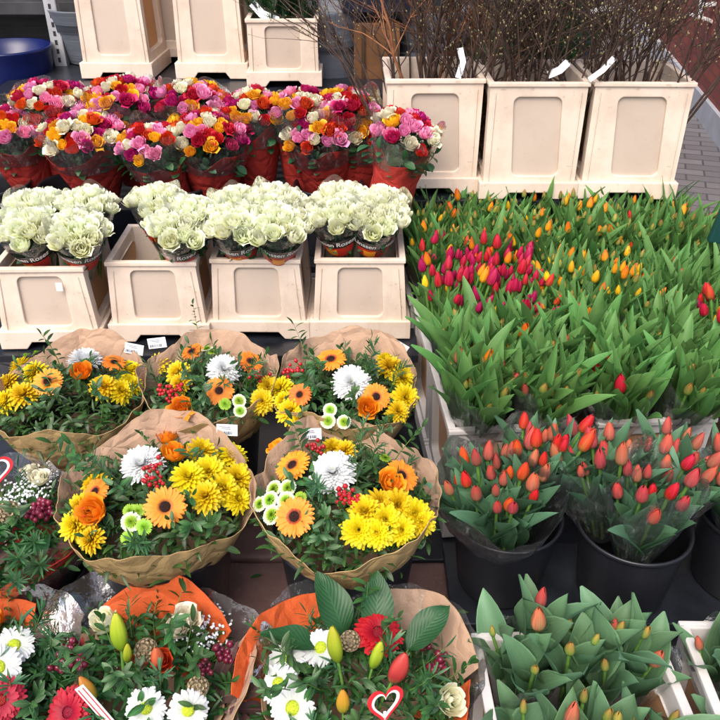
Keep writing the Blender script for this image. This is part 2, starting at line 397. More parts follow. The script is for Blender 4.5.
# ------------------------------------------------------------ petals, leaves, flower heads (prototype meshes)
def wrap_petal(mb, phi, rf, zf, hf, nt=6, ns=5, mat=0, rnd=.5, edge=0., sag=.1, H=1., M=None):
    P = []; C = []
    for i in range(nt + 1):
        t = i / nt; row = []; cr = []
        for j in range(ns + 1):
            s_ = -1 + 2 * j / ns
            a = phi + hf(t) * s_; r = rf(t) * (1 + edge * s_ * s_ * t)
            z = zf(t) - sag * H * s_ ** 4 * t * t
            row.append((r * math.cos(a), r * math.sin(a), z)); cr.append((t, (s_ + 1) / 2, rnd))
        P.append(row); C.append(cr)
    mb.grid(P, mat, C, M=M)
def blade(mb, Mx, L, W, prof, e0, e1, cup=.2, nt=5, ns=2, mat=0, rnd=.5, r0=0., wave=0., twist=0.):
    """strip starting r0 along +X of Mx, elevation e0 at base bending to e1 at tip"""
    x, z = r0, 0.; P = []; C = []
    for i in range(nt + 1):
        t = i / nt; e = e0 + (e1 - e0) * t; wd = W * prof(t) / 2
        if i: x += L / nt * math.cos(e); z += L / nt * math.sin(e)
        nx, nz = -math.sin(e), math.cos(e); row = []; cr = []
        tw = twist * t
        for j in range(ns + 1):
            s_ = -1 + 2 * j / ns
            y = wd * s_ * math.cos(tw); k = cup * wd * s_ * s_ + wd * s_ * math.sin(tw) + wave * W * math.sin(t * 9 + s_ * 2) * abs(s_)
            row.append((x + nx * k, y, z + nz * k)); cr.append((t, (s_ + 1) / 2, rnd))
        P.append(row); C.append(cr)
    mb.grid(P, mat, C, M=Mx)
RZ = lambda a: Matrix.Rotation(a, 4, 'Z')
RX = lambda a: Matrix.Rotation(a, 4, 'X')
RY = lambda a: Matrix.Rotation(a, 4, 'Y')
T = lambda *p: Matrix.Translation(p)
p_oval = lambda t: math.sin(PI * min(1, (t * .93 + .035))) ** .75
p_leaf = lambda t: math.sin(PI * t ** .8) ** .9 * .98 + .02
p_ray = lambda t: .35 + .65 * math.sin(PI * min(1, t * .72 + .1)) if t < .85 else .8 * math.sqrt(max(0, 1 - ((t - .85) / .16) ** 2)) + .02
p_tulip = lambda t: (.55 + .45 * math.sin(PI * min(.5, t))) * (1 - max(0, (t - .35) / .66) ** 2.2)

def rose_mb(seed, Rr=.026, H=.042, n=22, op=.6):
    q = random.Random(seed); mb = MB()
    for k in range(n):
        f = k / (n - 1); Rk = Rr * (.14 + .8 * f ** .75) * q.uniform(.93, 1.07); h = H * (1 - .22 * f * op) * q.uniform(.94, 1.05)
        fl = max(0, f - .3) * op * q.uniform(.6, 1.5); ph = k * 2.4 + q.uniform(-.25, .25)
        rf = lambda t: Rk * (math.sin(min(1, t * 1.5) * PI / 2) * .98 + .04) * (1 - .35 * (1 - f) * max(0, t - .55) / .45 * .6) + fl * Rr * .75 * max(0, (t - .6) / .4) ** 2
        zf = lambda t: h * (t - fl * .3 * max(0, (t - .65) / .35) ** 2) - (0 if t else .002)
        A = (1.35 - .5 * f)
        hf = lambda t: A * (.55 + .45 * math.sin(PI * min(1, t + .15))) * (1 - .28 * max(0, (t - .7) / .3) ** 2)
        wrap_petal(mb, ph, rf, zf, hf, 6, 5, 0, q.random(), q.uniform(.02, .12), q.uniform(.06, .16), h)
    mb.lathe([(0.001, -.014), (.007, -.011), (Rr * .42, .002), (Rr * .5, .008)], 8, 1)
    for k in range(5):
        blade(mb, T(0, 0, -.004) @ RZ(k * 1.257 + q.random()), .024, .008, p_leaf, R(-10), R(-50), .2, 3, 2, 1, q.random(), r0=.006)
    return mb
def gerbera_mb(seed, Rg=.038, layers=((26, 1, 4), (26, .93, 12))):
    q = random.Random(seed); mb = MB()
    for n, sc, el in layers:
        for k in range(n):
            blade(mb, RZ(2 * PI * k / n + q.uniform(-.06, .06) + el) @ T(0, 0, el * .0003), Rg * sc * q.uniform(.72, .8), Rg * .235, p_ray,
                  R(el + q.uniform(2, 12)), R(-12 + el * .4 + q.uniform(-14, 8)), .18, 4, 2, 0, q.random(), r0=Rg * .24)
    mb.lathe([(.002, -.014), (.006, -.012), (Rg * .3, -.002), (Rg * .28, 0)], 10, 1)
    return mb
def gerbera_eye_mb(seed, Rg=.038):
    q = random.Random(seed); mb = MB()
    mb.lathe([(Rg * .3, 0), (Rg * .26, .0028), (Rg * .13, .0042), (.0003, .0036)], 14, 0)
    for k in range(40):
        a, r = k * 2.4, Rg * .22 * math.sqrt(k / 40)
        mb.ball((r * math.cos(a), r * math.sin(a), .0042), .0012, 0, 4, 3)
    for k in range(40):
        blade(mb, RZ(k * 2.4) @ T(0, 0, .0015), Rg * .2, .0028, p_ray, R(50), R(15), .2, 2, 1, 1, q.random(), r0=Rg * .22)
    return mb
def mum_mb(seed, Rm, n=120, wd=.2, inc=.25, top=88, cup=.5, fl=.8):
    q = random.Random(seed); mb = MB()
    for k in range(n):
        f = (k + .5) / n; el = R(top - (top + 10) * f ** .75); L = Rm * (.45 + .55 * f ** .45) * q.uniform(.85, 1.08)
        e0 = el + R(10); e1 = el + R(35 * inc) - R(25) * f * fl
        blade(mb, RZ(k * 2.39996 + q.uniform(-.1, .1)) @ T(0, 0, Rm * .16 * (1 - f)), L, Rm * wd * q.uniform(.85, 1.15), p_ray, e0, e1, cup, 4, 2, 0, q.random(), r0=Rm * .05)
    mb.lathe([(.002, -Rm * .25), (Rm * .3, -Rm * .1), (Rm * .34, 0)], 8, 1)
    return mb
def daisy_mb(seed, Rd=.038, n=24):
    q = random.Random(seed); mb = MB()
    for lay in range(2):
        for k in range(n):
            blade(mb, RZ(2 * PI * (k + .5 * lay) / n + q.uniform(-.08, .08)) @ T(0, 0, lay * .001), Rd * q.uniform(.66, .8), Rd * .24, p_ray, R(14 + 10 * lay), R(-14 + q.uniform(-10, 10)), .25, 4, 2, 0, q.random(), r0=Rd * .2)
    mb.lathe([(.002, -.01), (Rd * .26, -.002)], 8, 1)
    return mb
def daisy_eye_mb(Rd=.038):
    mb = MB(); mb.lathe([(Rd * .3, 0), (Rd * .26, .004), (Rd * .12, .006), (.0003, .0058)], 14, 0)
    for k in range(36):
        a, r = k * 2.4, Rd * .26 * math.sqrt(k / 36); mb.ball((r * math.cos(a), r * math.sin(a), .0055 - r * .2), .0013, 0, 4, 3)
    return mb
def button_mb(seed, Rb=.016, white=True):
    q = random.Random(seed); mb = MB()
    for k in range(60):
        f = (k + .5) / 60; el = R(85 - 80 * f)
        blade(mb, RZ(k * 2.4), Rb * (.5 + .12 * f), Rb * .2, p_ray, el + .2, el - .1, .3, 2, 1, 0, q.random(), r0=Rb * .03)
    if white:
        for k in range(34):
            blade(mb, RZ(k * 2.4), Rb * q.uniform(.5, .56), Rb * .26, p_ray, R(28), R(-5), .3, 3, 2, 1, q.random(), r0=Rb * .48)
    else:
        for k in range(30): blade(mb, RZ(k * 2.4), Rb * .9, Rb * .25, p_ray, R(20), R(-10), .3, 3, 1, 0, q.random(), r0=Rb * .1)
    return mb
def tulip_bud_mb(seed, L=.05, Rt=.0145, op=.0):
    q = random.Random(seed); mb = MB()
    for k in range(6):
        inner = k % 2; ph = k * PI / 3 + q.uniform(-.12, .12); sc = (.93 if inner else 1) * q.uniform(.95, 1.04); hh = L * sc * q.uniform(.94, 1.04)
        wob = q.uniform(-.04, .05)
        rf = lambda t: Rt * sc * (max(0, math.sin(PI * min(1, t ** .62 * .98 + .01)) ** .72) * (1) + op * max(0, t - .4) + .015 + wob * max(0, t - .6))
        zf = lambda t: hh * t
        hf = lambda t: (.8 + .35 * math.sin(PI * t)) * (1 - .93 * max(0, (t - .7) / .3) ** 3.2)
        wrap_petal(mb, ph, rf, zf, hf, 8, 6, 0, q.random(), .03, .03, hh)
    return mb
def tulip_green_mb(seed, Hs=.26, nl=3, Lf=.18, Wd=.032, lo=.06, hi=.12, sp=(72, 86), mat=0):
    """stem and leaf blades; the bud sits on top at height Hs"""
    q = random.Random(seed); mb = MB()
    mb.tube([(0, 0, 0), (q.uniform(-.004, .004), .002, Hs * .5), (0, 0, Hs + .002)], .0035, 6, 1)
    a0 = q.random() * 6
    for k in range(nl):
        e0 = R(q.uniform(*sp)); h = q.uniform(lo, hi); bend = R(q.uniform(2, 34))
        blade(mb, T(0, 0, h) @ RZ(a0 + k * 2.3 + q.uniform(-.4, .4)), Lf * q.uniform(.8, 1.15), Wd * q.uniform(.8, 1.2), p_tulip, e0, e0 - bend, .55, 8, 4, mat, q.random(), r0=.003, wave=.05, twist=q.uniform(-.7, .7))
    return mb
def lily_mb(L=.075, Rl=.012):
    mb = MB(); P = []; C = []; n = 18
    for i in range(15):
        t = i / 14; r = Rl * math.sin(PI * min(1, t ** .85 * .96 + .03)) ** .7 + .0008
        P.append([(r * (1 + .1 * math.cos(3 * 2 * PI * j / n)) * math.cos(2 * PI * j / n), r * (1 + .1 * math.cos(3 * 2 * PI * j / n)) * math.sin(2 * PI * j / n), t * L) for j in range(n)])
        C.append([(t, j / n, .5) for j in range(n)])
    mb.grid(P, 0, C, True); mb.tube([(0, 0, -.09), (.003, 0, -.04), (0, 0, .003)], .0028, 6, 1)
    return mb
def scab_mb(Rs=.017):
    mb = MB(); mb.ball((0, 0, 0), Rs * .75, 0, 10, 8)
    for k in range(70):
        z = 1 - 2 * (k + .5) / 70; r = math.sqrt(1 - z * z); a = k * 2.4; d = Vector((r * math.cos(a), r * math.sin(a), z))
        Mx = orient(d * Rs * .7, d)
        mb.lathe([(Rs * .05, 0), (Rs * .09, Rs * .18), (Rs * .2, Rs * .34)], 6, 0, Mx)
    mb.tube([(0, 0, -.08), (0, 0, -Rs * .6)], .0016, 5, 1)
    return mb
def gyp_mb(seed, n=46, sp=.035):
    q = random.Random(seed); mb = MB()
    for k in range(n):
        a, r = q.random() * 6.3, sp * math.sqrt(q.random()); p = (r * math.cos(a), r * math.sin(a), q.uniform(-.012, .016) - r * .2)
        for j in range(3): mb.ball((p[0] + q.uniform(-.0015, .0015), p[1] + q.uniform(-.0015, .0015), p[2]), q.uniform(.0015, .0026), 0, 5, 4)
        mb.tube([(0, 0, -.06), (p[0] * .5, p[1] * .5, -.025), p], .0005, 3, 1)
    return mb
def berry_mb(seed, n=7, rb=.0048):
    q = random.Random(seed); mb = MB()
    for k in range(n):
        a = k * 2.4; r = .016 * math.sqrt((k + .3) / n); p = Vector((r * math.cos(a), r * math.sin(a), q.uniform(-.008, .01)))
        mb.tube([(0, 0, -.05), p * .6 + Vector((0, 0, -.02)), p], .0009, 4, 1)
        mb.ball(p, rb * q.uniform(.85, 1.1), 0, 9, 7, (1, 1, 1.15))
        for j in range(3): blade(mb, T(p.x, p.y, p.z - rb) @ RZ(j * 2.1), .007, .004, p_leaf, R(10), R(20), .2, 2, 1, 1, .8)
    return mb
def sprig_mb(seed, L=.095, n=11, ll=.026, lw=.0085, spread=62, up=25):
    q = random.Random(seed); mb = MB(); pts = []
    cx, cy_ = q.uniform(-.15, .15), q.uniform(-.15, .15)
    for i in range(7):
        t = i / 6; pts.append(Vector((cx * L * t * t, cy_ * L * t * t, L * t)))
    mb.tube(pts, [.0013 - .0008 * i / 6 for i in range(7)], 4, 1)
    for k in range(n):
        t = .2 + .8 * k / (n - 1); p = pts[min(6, int(t * 6))].lerp(pts[min(6, int(t * 6) + 1)], t * 6 % 1) if t < 1 else pts[6]
        e = R(90 - spread + q.uniform(-12, 12)) if k < n - 1 else R(85)
        blade(mb, T(*p) @ RZ(k * PI * .93 + q.uniform(-.4, .4)), ll * q.uniform(.75, 1.15) * (1 - .3 * abs(t - .5)), lw * q.uniform(.8, 1.2), p_oval, e, e - R(up), .25, 4, 2, 0, q.random(), r0=.001)
    return mb
def foliage_mb(seed, Rr=.2, h=.06, n=860):
    q = random.Random(seed); mb = MB()
    for k in range(n):
        a, r = k * 2.39996, Rr * .94 * math.sqrt((k + .5) / n); z = h * (1 - (r / Rr) ** 2) - q.uniform(.012, .055)
        fine = q.random() < .35; e = R(q.uniform(-5, 60))
        blade(mb, T(r * math.cos(a), r * math.sin(a), z) @ RZ(q.random() * 6.3) @ RX(q.uniform(-.6, .6)), q.uniform(.028, .042), .0055 if fine else q.uniform(.009, .014), p_oval, e, e - R(35), .25, 4, 2, 0, q.random())
    return mb
def fern_mb(seed, L=.1):
    return sprig_mb(seed, L, 26, .03, .0038, 45, 15)
def bigleaf_mb(seed, L=.12, W=.062):
    q = random.Random(seed); mb = MB()
    blade(mb, RY(0), L, W, lambda t: math.sin(PI * t ** .85) ** .8 * .985 + .015, R(80), R(45), .22, 10, 6, 0, q.random(), wave=.06)
    mb.tube([(0, 0, 0), (-.006, 0, -.05)], .0016, 5, 1)
    # raised midrib is part of the blade's colour
    return mb
PM = {}
def variants(key, fn, mats, n=3, smooth=True):
    PM[key] = [fn(i * 7 + 3).mesh(key, mats, smooth) for i in range(n)]
def pick(key): return rng.choice(PM[key])
_rose = [rose_mb(s, op=o, n=nn) for s, o, nn in ((1, .3, 20), (2, .42, 22), (3, .2, 18), (4, .6, 22))]
for c in ('red', 'pink', 'mag', 'yel', 'org', 'cream', 'bi'):
    PM['rose_' + c] = [m.mesh('rose', [M['r_' + c], M['roseleaf']]) for m in _rose]
_wr = [rose_mb(s, .0265, .043, nn, o) for s, o, nn in ((11, .18, 20), (12, .26, 20), (13, .12, 18), (14, .34, 22))]
PM['rose_white'] = [m.mesh('rose', [M['r_white'], M['roseleaf']]) for m in _wr]
variants('gerbera', gerbera_mb, [M['g_org'], M['stem']])
variants('gerbera_eye', gerbera_eye_mb, [M['g_eye'], M['g_ring']], 1)
variants('gerbera_red', lambda s: gerbera_mb(s, .038, ((28, 1, 4), (28, .85, 14), (24, .65, 24))), [M['g_red'], M['stem']], 1)
variants('gerbera_red_eye', gerbera_eye_mb, [M['g_rring'], M['g_rring']], 1)
variants('mum_yellow', lambda s: mum_mb(s, .037, 88, .27, .0, 82, .4), [M['m_yel'], M['stem']], 4)
variants('mum_white', lambda s: mum_mb(s, .046, 240, .2, .25, 66, .3, .2), [M['m_wht'], M['stem']], 2)
variants('daisy', daisy_mb, [M['d_wht'], M['stem']], 3)
PM['daisy_eye'] = [daisy_eye_mb().mesh('disc', [M['d_eye']])]
variants('button_white', lambda s: button_mb(s), [M['s_grn'], M['s_wht']], 2)
variants('button_green', lambda s: button_mb(s, .0135, False), [M['s_grn']], 2)
_buds = [tulip_bud_mb(1, .056, .0118), tulip_bud_mb(2, .05, .0105), tulip_bud_mb(3, .054, .0135, .08)]
for c in ('red', 'coral', 'pinkg', 'mag', 'yel', 'org', 'grn'): PM['bud_' + c] = [b.mesh('bud', [M['b_' + c]]) for b in _buds]
for key, mt in (('tg_field', 't_field'), ('tg_blue', 't_blue'), ('tg_front', 't_front')):
    if key == 'tg_field': fn = lambda s: tulip_green_mb(s, .2, 4, .175, .027, .05, .12, (80, 90))
    elif key == 'tg_blue': fn = lambda s: tulip_green_mb(s, .2, 4, .16, .042, .04, .085, (74, 88))
    else: fn = lambda s: tulip_green_mb(s, .17, 3, .155, .068, .04, .085, (68, 86))
    variants(key, fn, [M[mt], M['stem']], 6)
variants('tg_near', lambda s: tulip_green_mb(s, .2, 4, .175, .04, .05, .12, (78, 90)), [M['t_field'], M['stem']], 7)
variants('tg_mag', lambda s: tulip_green_mb(s, .26, 3, .16, .028, .05, .11), [M['t_field'], M['stem']], 5)
PM['lily_green'] = [lily_mb().mesh('lily_bud', [M['lily_g'], M['stem']])]
PM['lily_orange'] = [lily_mb(.065, .013).mesh('lily_bud', [M['lily_o'], M['stem']])]
PM['lily_red'] = [lily_mb(.065, .014).mesh('lily_bud', [M['lily_r'], M['stem']])]
PM['scabiosa'] = [scab_mb().mesh('seed_head', [M['scab'], M['stem']])]
variants('gypsophila', gyp_mb, [M['gyp'], M['stem']], 2)
variants('berry_red', berry_mb, [M['berry_r'], M['stem']], 2)
variants('berry_dark', lambda s: berry_mb(s, 8, .0065), [M['berry_d'], M['stem']], 2)
variants('sprig', sprig_mb, [M['leaf'], M['stem']], 5)
variants('foliage', foliage_mb, [M['leaf']], 2)
variants('fern', fern_mb, [M['fern'], M['stem']], 3)
variants('bigleaf', bigleaf_mb, [M['bigleaf'], M['stem']], 3)
variants('purpleleaf', lambda s: bigleaf_mb(s, .09, .032), [M['purpleleaf'], M['stem']], 2)
variants('rose_foliage', lambda s: sprig_mb(s, .1, 7, .045, .028, 65, 30), [M['roseleaf'], M['stem']], 3)

# ------------------------------------------------------------ sheets: paper and film cones
def cone_mb(prof, wob=.03, seed=0, n=72, sq=.0, gather=.012, zrim=.02, mats=(0,), two=None, lean=(0, 0), cren=.0, a0=0., a1=2 * PI, rimf=None, crum=.0):
    """prof: list of (r, z) bottom to rim. wavy, creased sheet; two=thickness gives an inner and an outer face"""
    q = random.Random(seed); ph = [q.random() * 6.3 for _ in range(8)]
    P = []; C = []; full = a1 - a0 > 6.2; m = len(prof); kn = [[q.uniform(-1, 1) for _ in range(34)] for _ in range(3)]; kn[1] = [x * .6 + y * .4 for x, y in zip(kn[0], kn[1])]
    for i, (r, z) in enumerate(prof):
        t = i / (m - 1); row = []; cr = []
        for j in range(n if full else n + 1):
            a = a0 + (a1 - a0) * j / n
            k = 1 + wob * t * (math.sin(2 * a + ph[0]) + .7 * math.sin(3 * a + ph[1]) + .5 * math.sin(5 * a + ph[2])) + sq * t * math.cos(4 * a + ph[3])
            k += gather * (math.sin(11 * a + ph[4]) + math.sin(17 * a + ph[5] + t * 2) + .7 * math.sin(29 * a + ph[6])) * (.4 + .6 * t)
            zz = z + zrim * t * t * (math.sin(2 * a + ph[7]) + .8 * math.sin(4 * a + ph[3]) + .4 * math.sin(7 * a + ph[1])) + cren * q.uniform(-1, 1) * t
            fc = kn[(i * 2) // m]; u = (a / (2 * PI) * 34) % 34; u0 = int(u); cz = (fc[u0 % 34] * (1 - u % 1) + fc[(u0 + 1) % 34] * (u % 1)) * 1.6 + .5 * abs(math.sin(6.5 * a + ph[0])) ** .5 + .6 * abs(math.sin(10.5 * a + ph[3] + t)) ** .5 - 1.2
            k += gather * 1.3 * cz * t; zz += crum * cz * t * t
            if rimf: dz, dk = rimf(a); zz += dz * t * t; k += dk * t * t
            row.append(((r * k) * math.cos(a) + lean[0] * t * t, r * k * math.sin(a) + lean[1] * t * t, zz)); cr.append((t, j / n, .5))
        P.append(row); C.append(cr)
    mb = MB(); mb.grid(P, mats[0], C, full)
    if two:
        P2 = [[(x * (1 - two / max(.02, math.hypot(x, y))), y * (1 - two / max(.02, math.hypot(x, y))), z + two * .3) for x, y, z in row] for row in P]
        mb.grid(P2[::-1], mats[1], C[::-1], full)
        mb.grid([P[-1], P2[-1]], mats[0], [C[-1], C[-1]], full)
    return mb
def interp(prof, k=3):
    out = []
    for i in range(len(prof) - 1):
        for j in range(k): t = j / k; out.append(tuple(prof[i][c] * (1 - t) + prof[i + 1][c] * t for c in (0, 1)))
    return out + [prof[-1]]

# ------------------------------------------------------------ crates
def wall_panel(mb, A, B, C_, D, u0, u1, v0, v1, rec, N, mat_f=0, cr=.1, slant=0.):
    """A,B bottom left/right, C_,D top right/left; rounded window recessed by rec along -N; returns recessed outline"""
    A, B, C_, D, N = map(Vector, (A, B, C_, D, N))
    def q(u, v): return (A * (1 - u) + B * u) * (1 - v) + (D * (1 - u) + C_ * u) * v
    w_, h_ = (B - A).length, (D - A).length
    rx, ry = cr * .25, cr * .25 * w_ / h_
    inner = []; outer = []
    cs = [((u1 - rx, v0 + ry), -90, (1, 0)), ((u1 - rx, v1 - ry), 0, (1, 1)), ((u0 + rx, v1 - ry), 90, (0, 1)), ((u0 + rx, v0 + ry), 180, (0, 0))]
    K = 6
    for (cx, cyy), a, (ku, kv) in cs:
        for j in range(K + 1):
            an = R(a + 90 * j / K); iu, iv = cx + rx * math.cos(an), cyy + ry * math.sin(an)
            inner.append((iu + slant * (v1 - iv), iv))
            if j == K // 2: outer.append((ku, kv))
            else:
                first = j < K // 2
                horiz = (a in (-90, 90)) == first
                outer.append((iu, kv) if horiz else (ku, iv))
    n = len(inner)
    O = [tuple(q(*p)) for p in outer]; I = [tuple(q(*p)) for p in inner]; J = [tuple(q(*p) - N * rec) for p in inner]
    mb.add(O + I + J, [(i, (i + 1) % n, n + (i + 1) % n, n + i) for i in range(n)] + [(n + i, n + (i + 1) % n, 2 * n + (i + 1) % n, 2 * n + i) for i in range(n)], mat_f)
    return J
def crate_meshes(W, D, H, tw=.9, td=.93, base=.06, key='crate', slant=0.):
    """flower container: flanged base tray with a notched front and a collar of four framed walls"""
    f = .012
    w0, d0, w1, d1 = W / 2, D / 2, W * tw / 2, D * td / 2
    mb = MB(); panels = []
    zb = base; bot = [(-w0 + f, -d0 + f), (w0 - f, -d0 + f), (w0 - f, d0 - f), (-w0 + f, d0 - f)]
    top = [(-w1, -d1), (w1, -d1), (w1, d1), (-w1, d1)]
    for k in range(4):
        a, b = bot[k], bot[(k + 1) % 4]; c, d = top[(k + 1) % 4], top[k]
        N = Vector(((a[0] + b[0]), (a[1] + b[1]), 0)).normalized()
        if k % 2 == 0: u0, u1, v0, v1 = .25, .75, .07, .86
        else: u0, u1, v0, v1 = .14, .86, .08, .84
        J = wall_panel(mb, (*a, zb), (*b, zb), (*c, H), (*d, H), u0, u1, v0, v1, .009 if k % 2 == 0 else .02, N, slant=slant if k % 2 == 0 else 0, cr=.28)
        pm = MB(); pm.add(J, [tuple(range(len(J)))], 0)
        Jb = [tuple(Vector(p) - N * .003) for p in J]; pm.add(Jb, [tuple(range(len(Jb)))[::-1]], 0)
        panels.append((pm, k % 2))
    # inner walls
    th = .012
    ti = [(x * (1 - th / abs(x)), y * (1 - th / abs(y))) for x, y in top]
    bi = [(x * (1 - .035 / abs(x)), y * (1 - .035 / abs(y))) for x, y in bot]
    vs = [(*p, H) for p in top] + [(*p, H) for p in ti] + [(*p, zb) for p in bi]
    fs = [(k, (k + 1) % 4, 4 + (k + 1) % 4, 4 + k) for k in range(4)] + [(4 + k, 4 + (k + 1) % 4, 8 + (k + 1) % 4, 8 + k) for k in range(4)] + [(8, 9, 10, 11)]
    mb.add(vs, fs, 0)
    # rim lip
    for sx, sy, lx, ly in ((0, -1, 1, 0), (0, 1, 1, 0), (-1, 0, 0, 1), (1, 0, 0, 1)):
        if lx: mb.box((0, sy * (d1 + .0005), H - .006), (2 * w1 + .012, .011, .013))
        else: mb.box((sx * (w1 + .0005), 0, H - .0062), (.011, 2 * d1 - .012, .0126))
    # slender ribs beside the front window
    for s in (-1, 1):
        for y_ in (-1,):
            xa, xb = s * (w0 * .82), s * (w1 * .88)
            ya, yb = y_ * (d0 - f + .0005), y_ * (d1 + .0005)
            mb.add([(xa - .0025, ya, zb), (xa + .0025, ya, zb), (xb + .0025, yb, H - .03), (xb - .0025, yb, H - .03), (xa, ya + y_ * .004, zb), (xb, yb + y_ * .004, H - .03)],
                   [(0, 4, 5, 3), (4, 1, 2, 5)], 0)
    body = bevelled(mb, 'collar', [M['crate']], .0028, 2)
    # base tray with trapezoid notches front and back
    bb = MB(); zt = base + .004
    for y in (-1, 1):
        prof = [(-w0, 0), (-w0 * .5, 0), (-w0 * .38, base * .42), (w0 * .38, base * .42), (w0 * .5, 0), (w0, 0), (w0, zt), (-w0, zt)]
        ya, yb = y * d0, y * (d0 - .012)
        vs = [(x, ya, z) for x, z in prof] + [(x, yb, z) for x, z in prof]; n = 8
        bb.add(vs, [(0, 1, 2, 7), (2, 3, 6, 7), (3, 4, 5, 6), (8, 15, 10, 9), (10, 15, 14, 11), (11, 14, 13, 12)] + [(i, n + i, n + (i + 1) % n, (i + 1) % n) for i in range(n)])
    for x in (-1, 1): bb.box((x * (w0 - .0062), 0, zt / 2), (.012, D - .03, zt - .001))
    bb.box((0, 0, base * .46), (W - .03, D - .03, .006))
    bs = bevelled(bb, 'base_tray', [M['crate']], .0045, 2)
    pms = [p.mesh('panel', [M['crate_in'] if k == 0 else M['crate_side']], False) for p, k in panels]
    return body, bs, pms
CR = {}
def crate(key, loc, rz, label, group, white=False):
    body, bs, pms = CR[key]
    t = thing('flower_crate', loc, label, 'crate', group, rz)
    for nm, me, mt in [('collar', body, 'crate_w'), ('base_tray', bs, 'crate_w')]:
        o = link(nm, me, t)
        if white: o.material_slots[0].link = 'OBJECT'; o.material_slots[0].material = M[mt]
    for p in pms:
        o = link('wall_panel', p, t)
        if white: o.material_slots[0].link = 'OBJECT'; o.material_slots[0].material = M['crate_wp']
    return t
CR['low'] = crate_meshes(.30, .30, .255, .83, .9, .055)
CR['branch'] = crate_meshes(.31, .34, .355, .93, .93, .05, slant=.07)
CR['high'] = crate_meshes(.28, .30, .50, .84, .9, .055)
CR['tulip'] = crate_meshes(.29, .33, .34, .97, .97, .05)
CR['front'] = crate_meshes(.36, .30, .34, .97, .97, .05)
# ------------------------------------------------------------ the setting
def paving_mat():
    n = NT('grey_clinker_paving'); mp = n.n('ShaderNodeMapping'); n.l(n.obj(), mp.inputs[0]); mp.inputs['Rotation'].default_value = (0, 0, R(18))
    b = n.n('ShaderNodeTexBrick'); n.l(mp.outputs[0], b.inputs['Vector']); b.inputs['Scale'].default_value = 1
    b.inputs['Brick Width'].default_value = .21; b.inputs['Row Height'].default_value = .105; b.inputs['Mortar Size'].default_value = .006
    b.inputs['Color1'].default_value = (.2, .19, .2, 1); b.inputs['Color2'].default_value = (.13, .125, .135, 1); b.inputs['Mortar'].default_value = (.06, .058, .06, 1)
    f = n.noise(12, 6, rough=.7); c = n.mix(n.math('MULTIPLY', f, .5), b.outputs[0], (.1, .09, .09))
    h = n.math('ADD', n.math('MULTIPLY', b.outputs['Fac'], -1), n.math('MULTIPLY', f, .3))
    return n.fin(n.bsdf(c, .6, .4, n.bump(h, .7, .006)))
def brick_mat():
    n = NT('red_brick'); mp = n.n('ShaderNodeMapping'); n.l(n.obj(), mp.inputs[0])
    sx = n.n('ShaderNodeSeparateXYZ'); n.l(mp.outputs[0], sx.inputs[0]); cx = n.n('ShaderNodeCombineXYZ')
    n.l(n.math('ADD', sx.outputs[1], sx.outputs[0]), cx.inputs[0]); n.l(sx.outputs[2], cx.inputs[1])
    b = n.n('ShaderNodeTexBrick'); n.l(cx.outputs[0], b.inputs['Vector']); b.inputs['Scale'].default_value = 1
    b.inputs['Brick Width'].default_value = .22; b.inputs['Row Height'].default_value = .065; b.inputs['Mortar Size'].default_value = .005
    b.inputs['Color1'].default_value = (.26, .07, .05, 1); b.inputs['Color2'].default_value = (.17, .045, .04, 1); b.inputs['Mortar'].default_value = (.12, .06, .055, 1)
    f = n.noise(6, 6); c = n.mix(n.math('MULTIPLY', f, .4), b.outputs[0], (.14, .06, .06))
    return n.fin(n.bsdf(c, .85, .2, n.bump(n.math('MULTIPLY', b.outputs['Fac'], -1), .8, .006)))
def slab_mat():
    n = NT('brown_stone'); f = n.noise(5, 6, rough=.65); g = n.noise(120, 5, rough=.7); w_ = n.noise(2.2, 2)
    c = n.ramp(f, [(.3, (.11, .06, .055)), (.6, (.2, .115, .105)), (.8, (.27, .18, .165))])
    c = n.mix(n.math('MULTIPLY', n.math('GREATER_THAN', g, .62), .35), c, (.26, .2, .18))
    return n.fin(n.bsdf(c, n.math('ADD', .25, n.math('MULTIPLY', w_, .5)), .5, n.bump(n.math('ADD', g, n.math('MULTIPLY', f, 2)), .4, .003)))
mb = MB(); mb.add([(-40, -10, 0), (40, -10, 0), (40, 80, 0), (-40, 80, 0)], [(0, 1, 2, 3)]); structure('pavement', mb, [paving_mat()])
# brown stone slabs of the step below the bouquets
mb = MB()
for r_, (ya, yb) in enumerate(((.35, .895), (.905, 1.425), (1.437, 1.96))):
    for k in range(-4, 1):
        xa = -.125 + k * .45 + .004; mb.box((xa + .221, (ya + yb) / 2, .06), (.442, yb - ya, .12))
st = structure('step', mb, [slab_mat()]); st.data = bevelled(mb, 'step', [slab_mat()], .014, 3, True, weld=False)
# brick wall along the street, with its grey plinth
P0, P1 = Vector((2.09, 3.37, 0)), Vector((3.55, 12.5, 0)); dr = (P1 - P0).normalized(); nr = Vector((dr.y, -dr.x, 0))
def wall_seg(h0, h1, t0, t1, name, mt):
    mb = MB(); a, b = P0 + nr * t0, P1 + nr * t0; c, d = P1 + nr * t1, P0 + nr * t1
    vs = [(p.x, p.y, h0) for p in (a, b, c, d)] + [(p.x, p.y, h1) for p in (a, b, c, d)]
    mb.add(vs, [(0, 1, 2, 3)[::-1], (4, 5, 6, 7), (0, 4, 5, 1)[::-1], (1, 5, 6, 2)[::-1], (2, 6, 7, 3)[::-1], (3, 7, 4, 0)[::-1]]); return mb
bw = tag(link('brick_wall', wall_seg(.16, 5, 0, .5, '', 0).mesh('brick_wall', [brick_mat()], False)), 'red brick wall of the building across the grey pavement', 'wall')
link('plinth', wall_seg(0, .16, -.03, .5, '', 0).mesh('plinth', [simple('grey_render', (.36, .37, .4), .8, .2, 8, .12, .3)], False), bw)
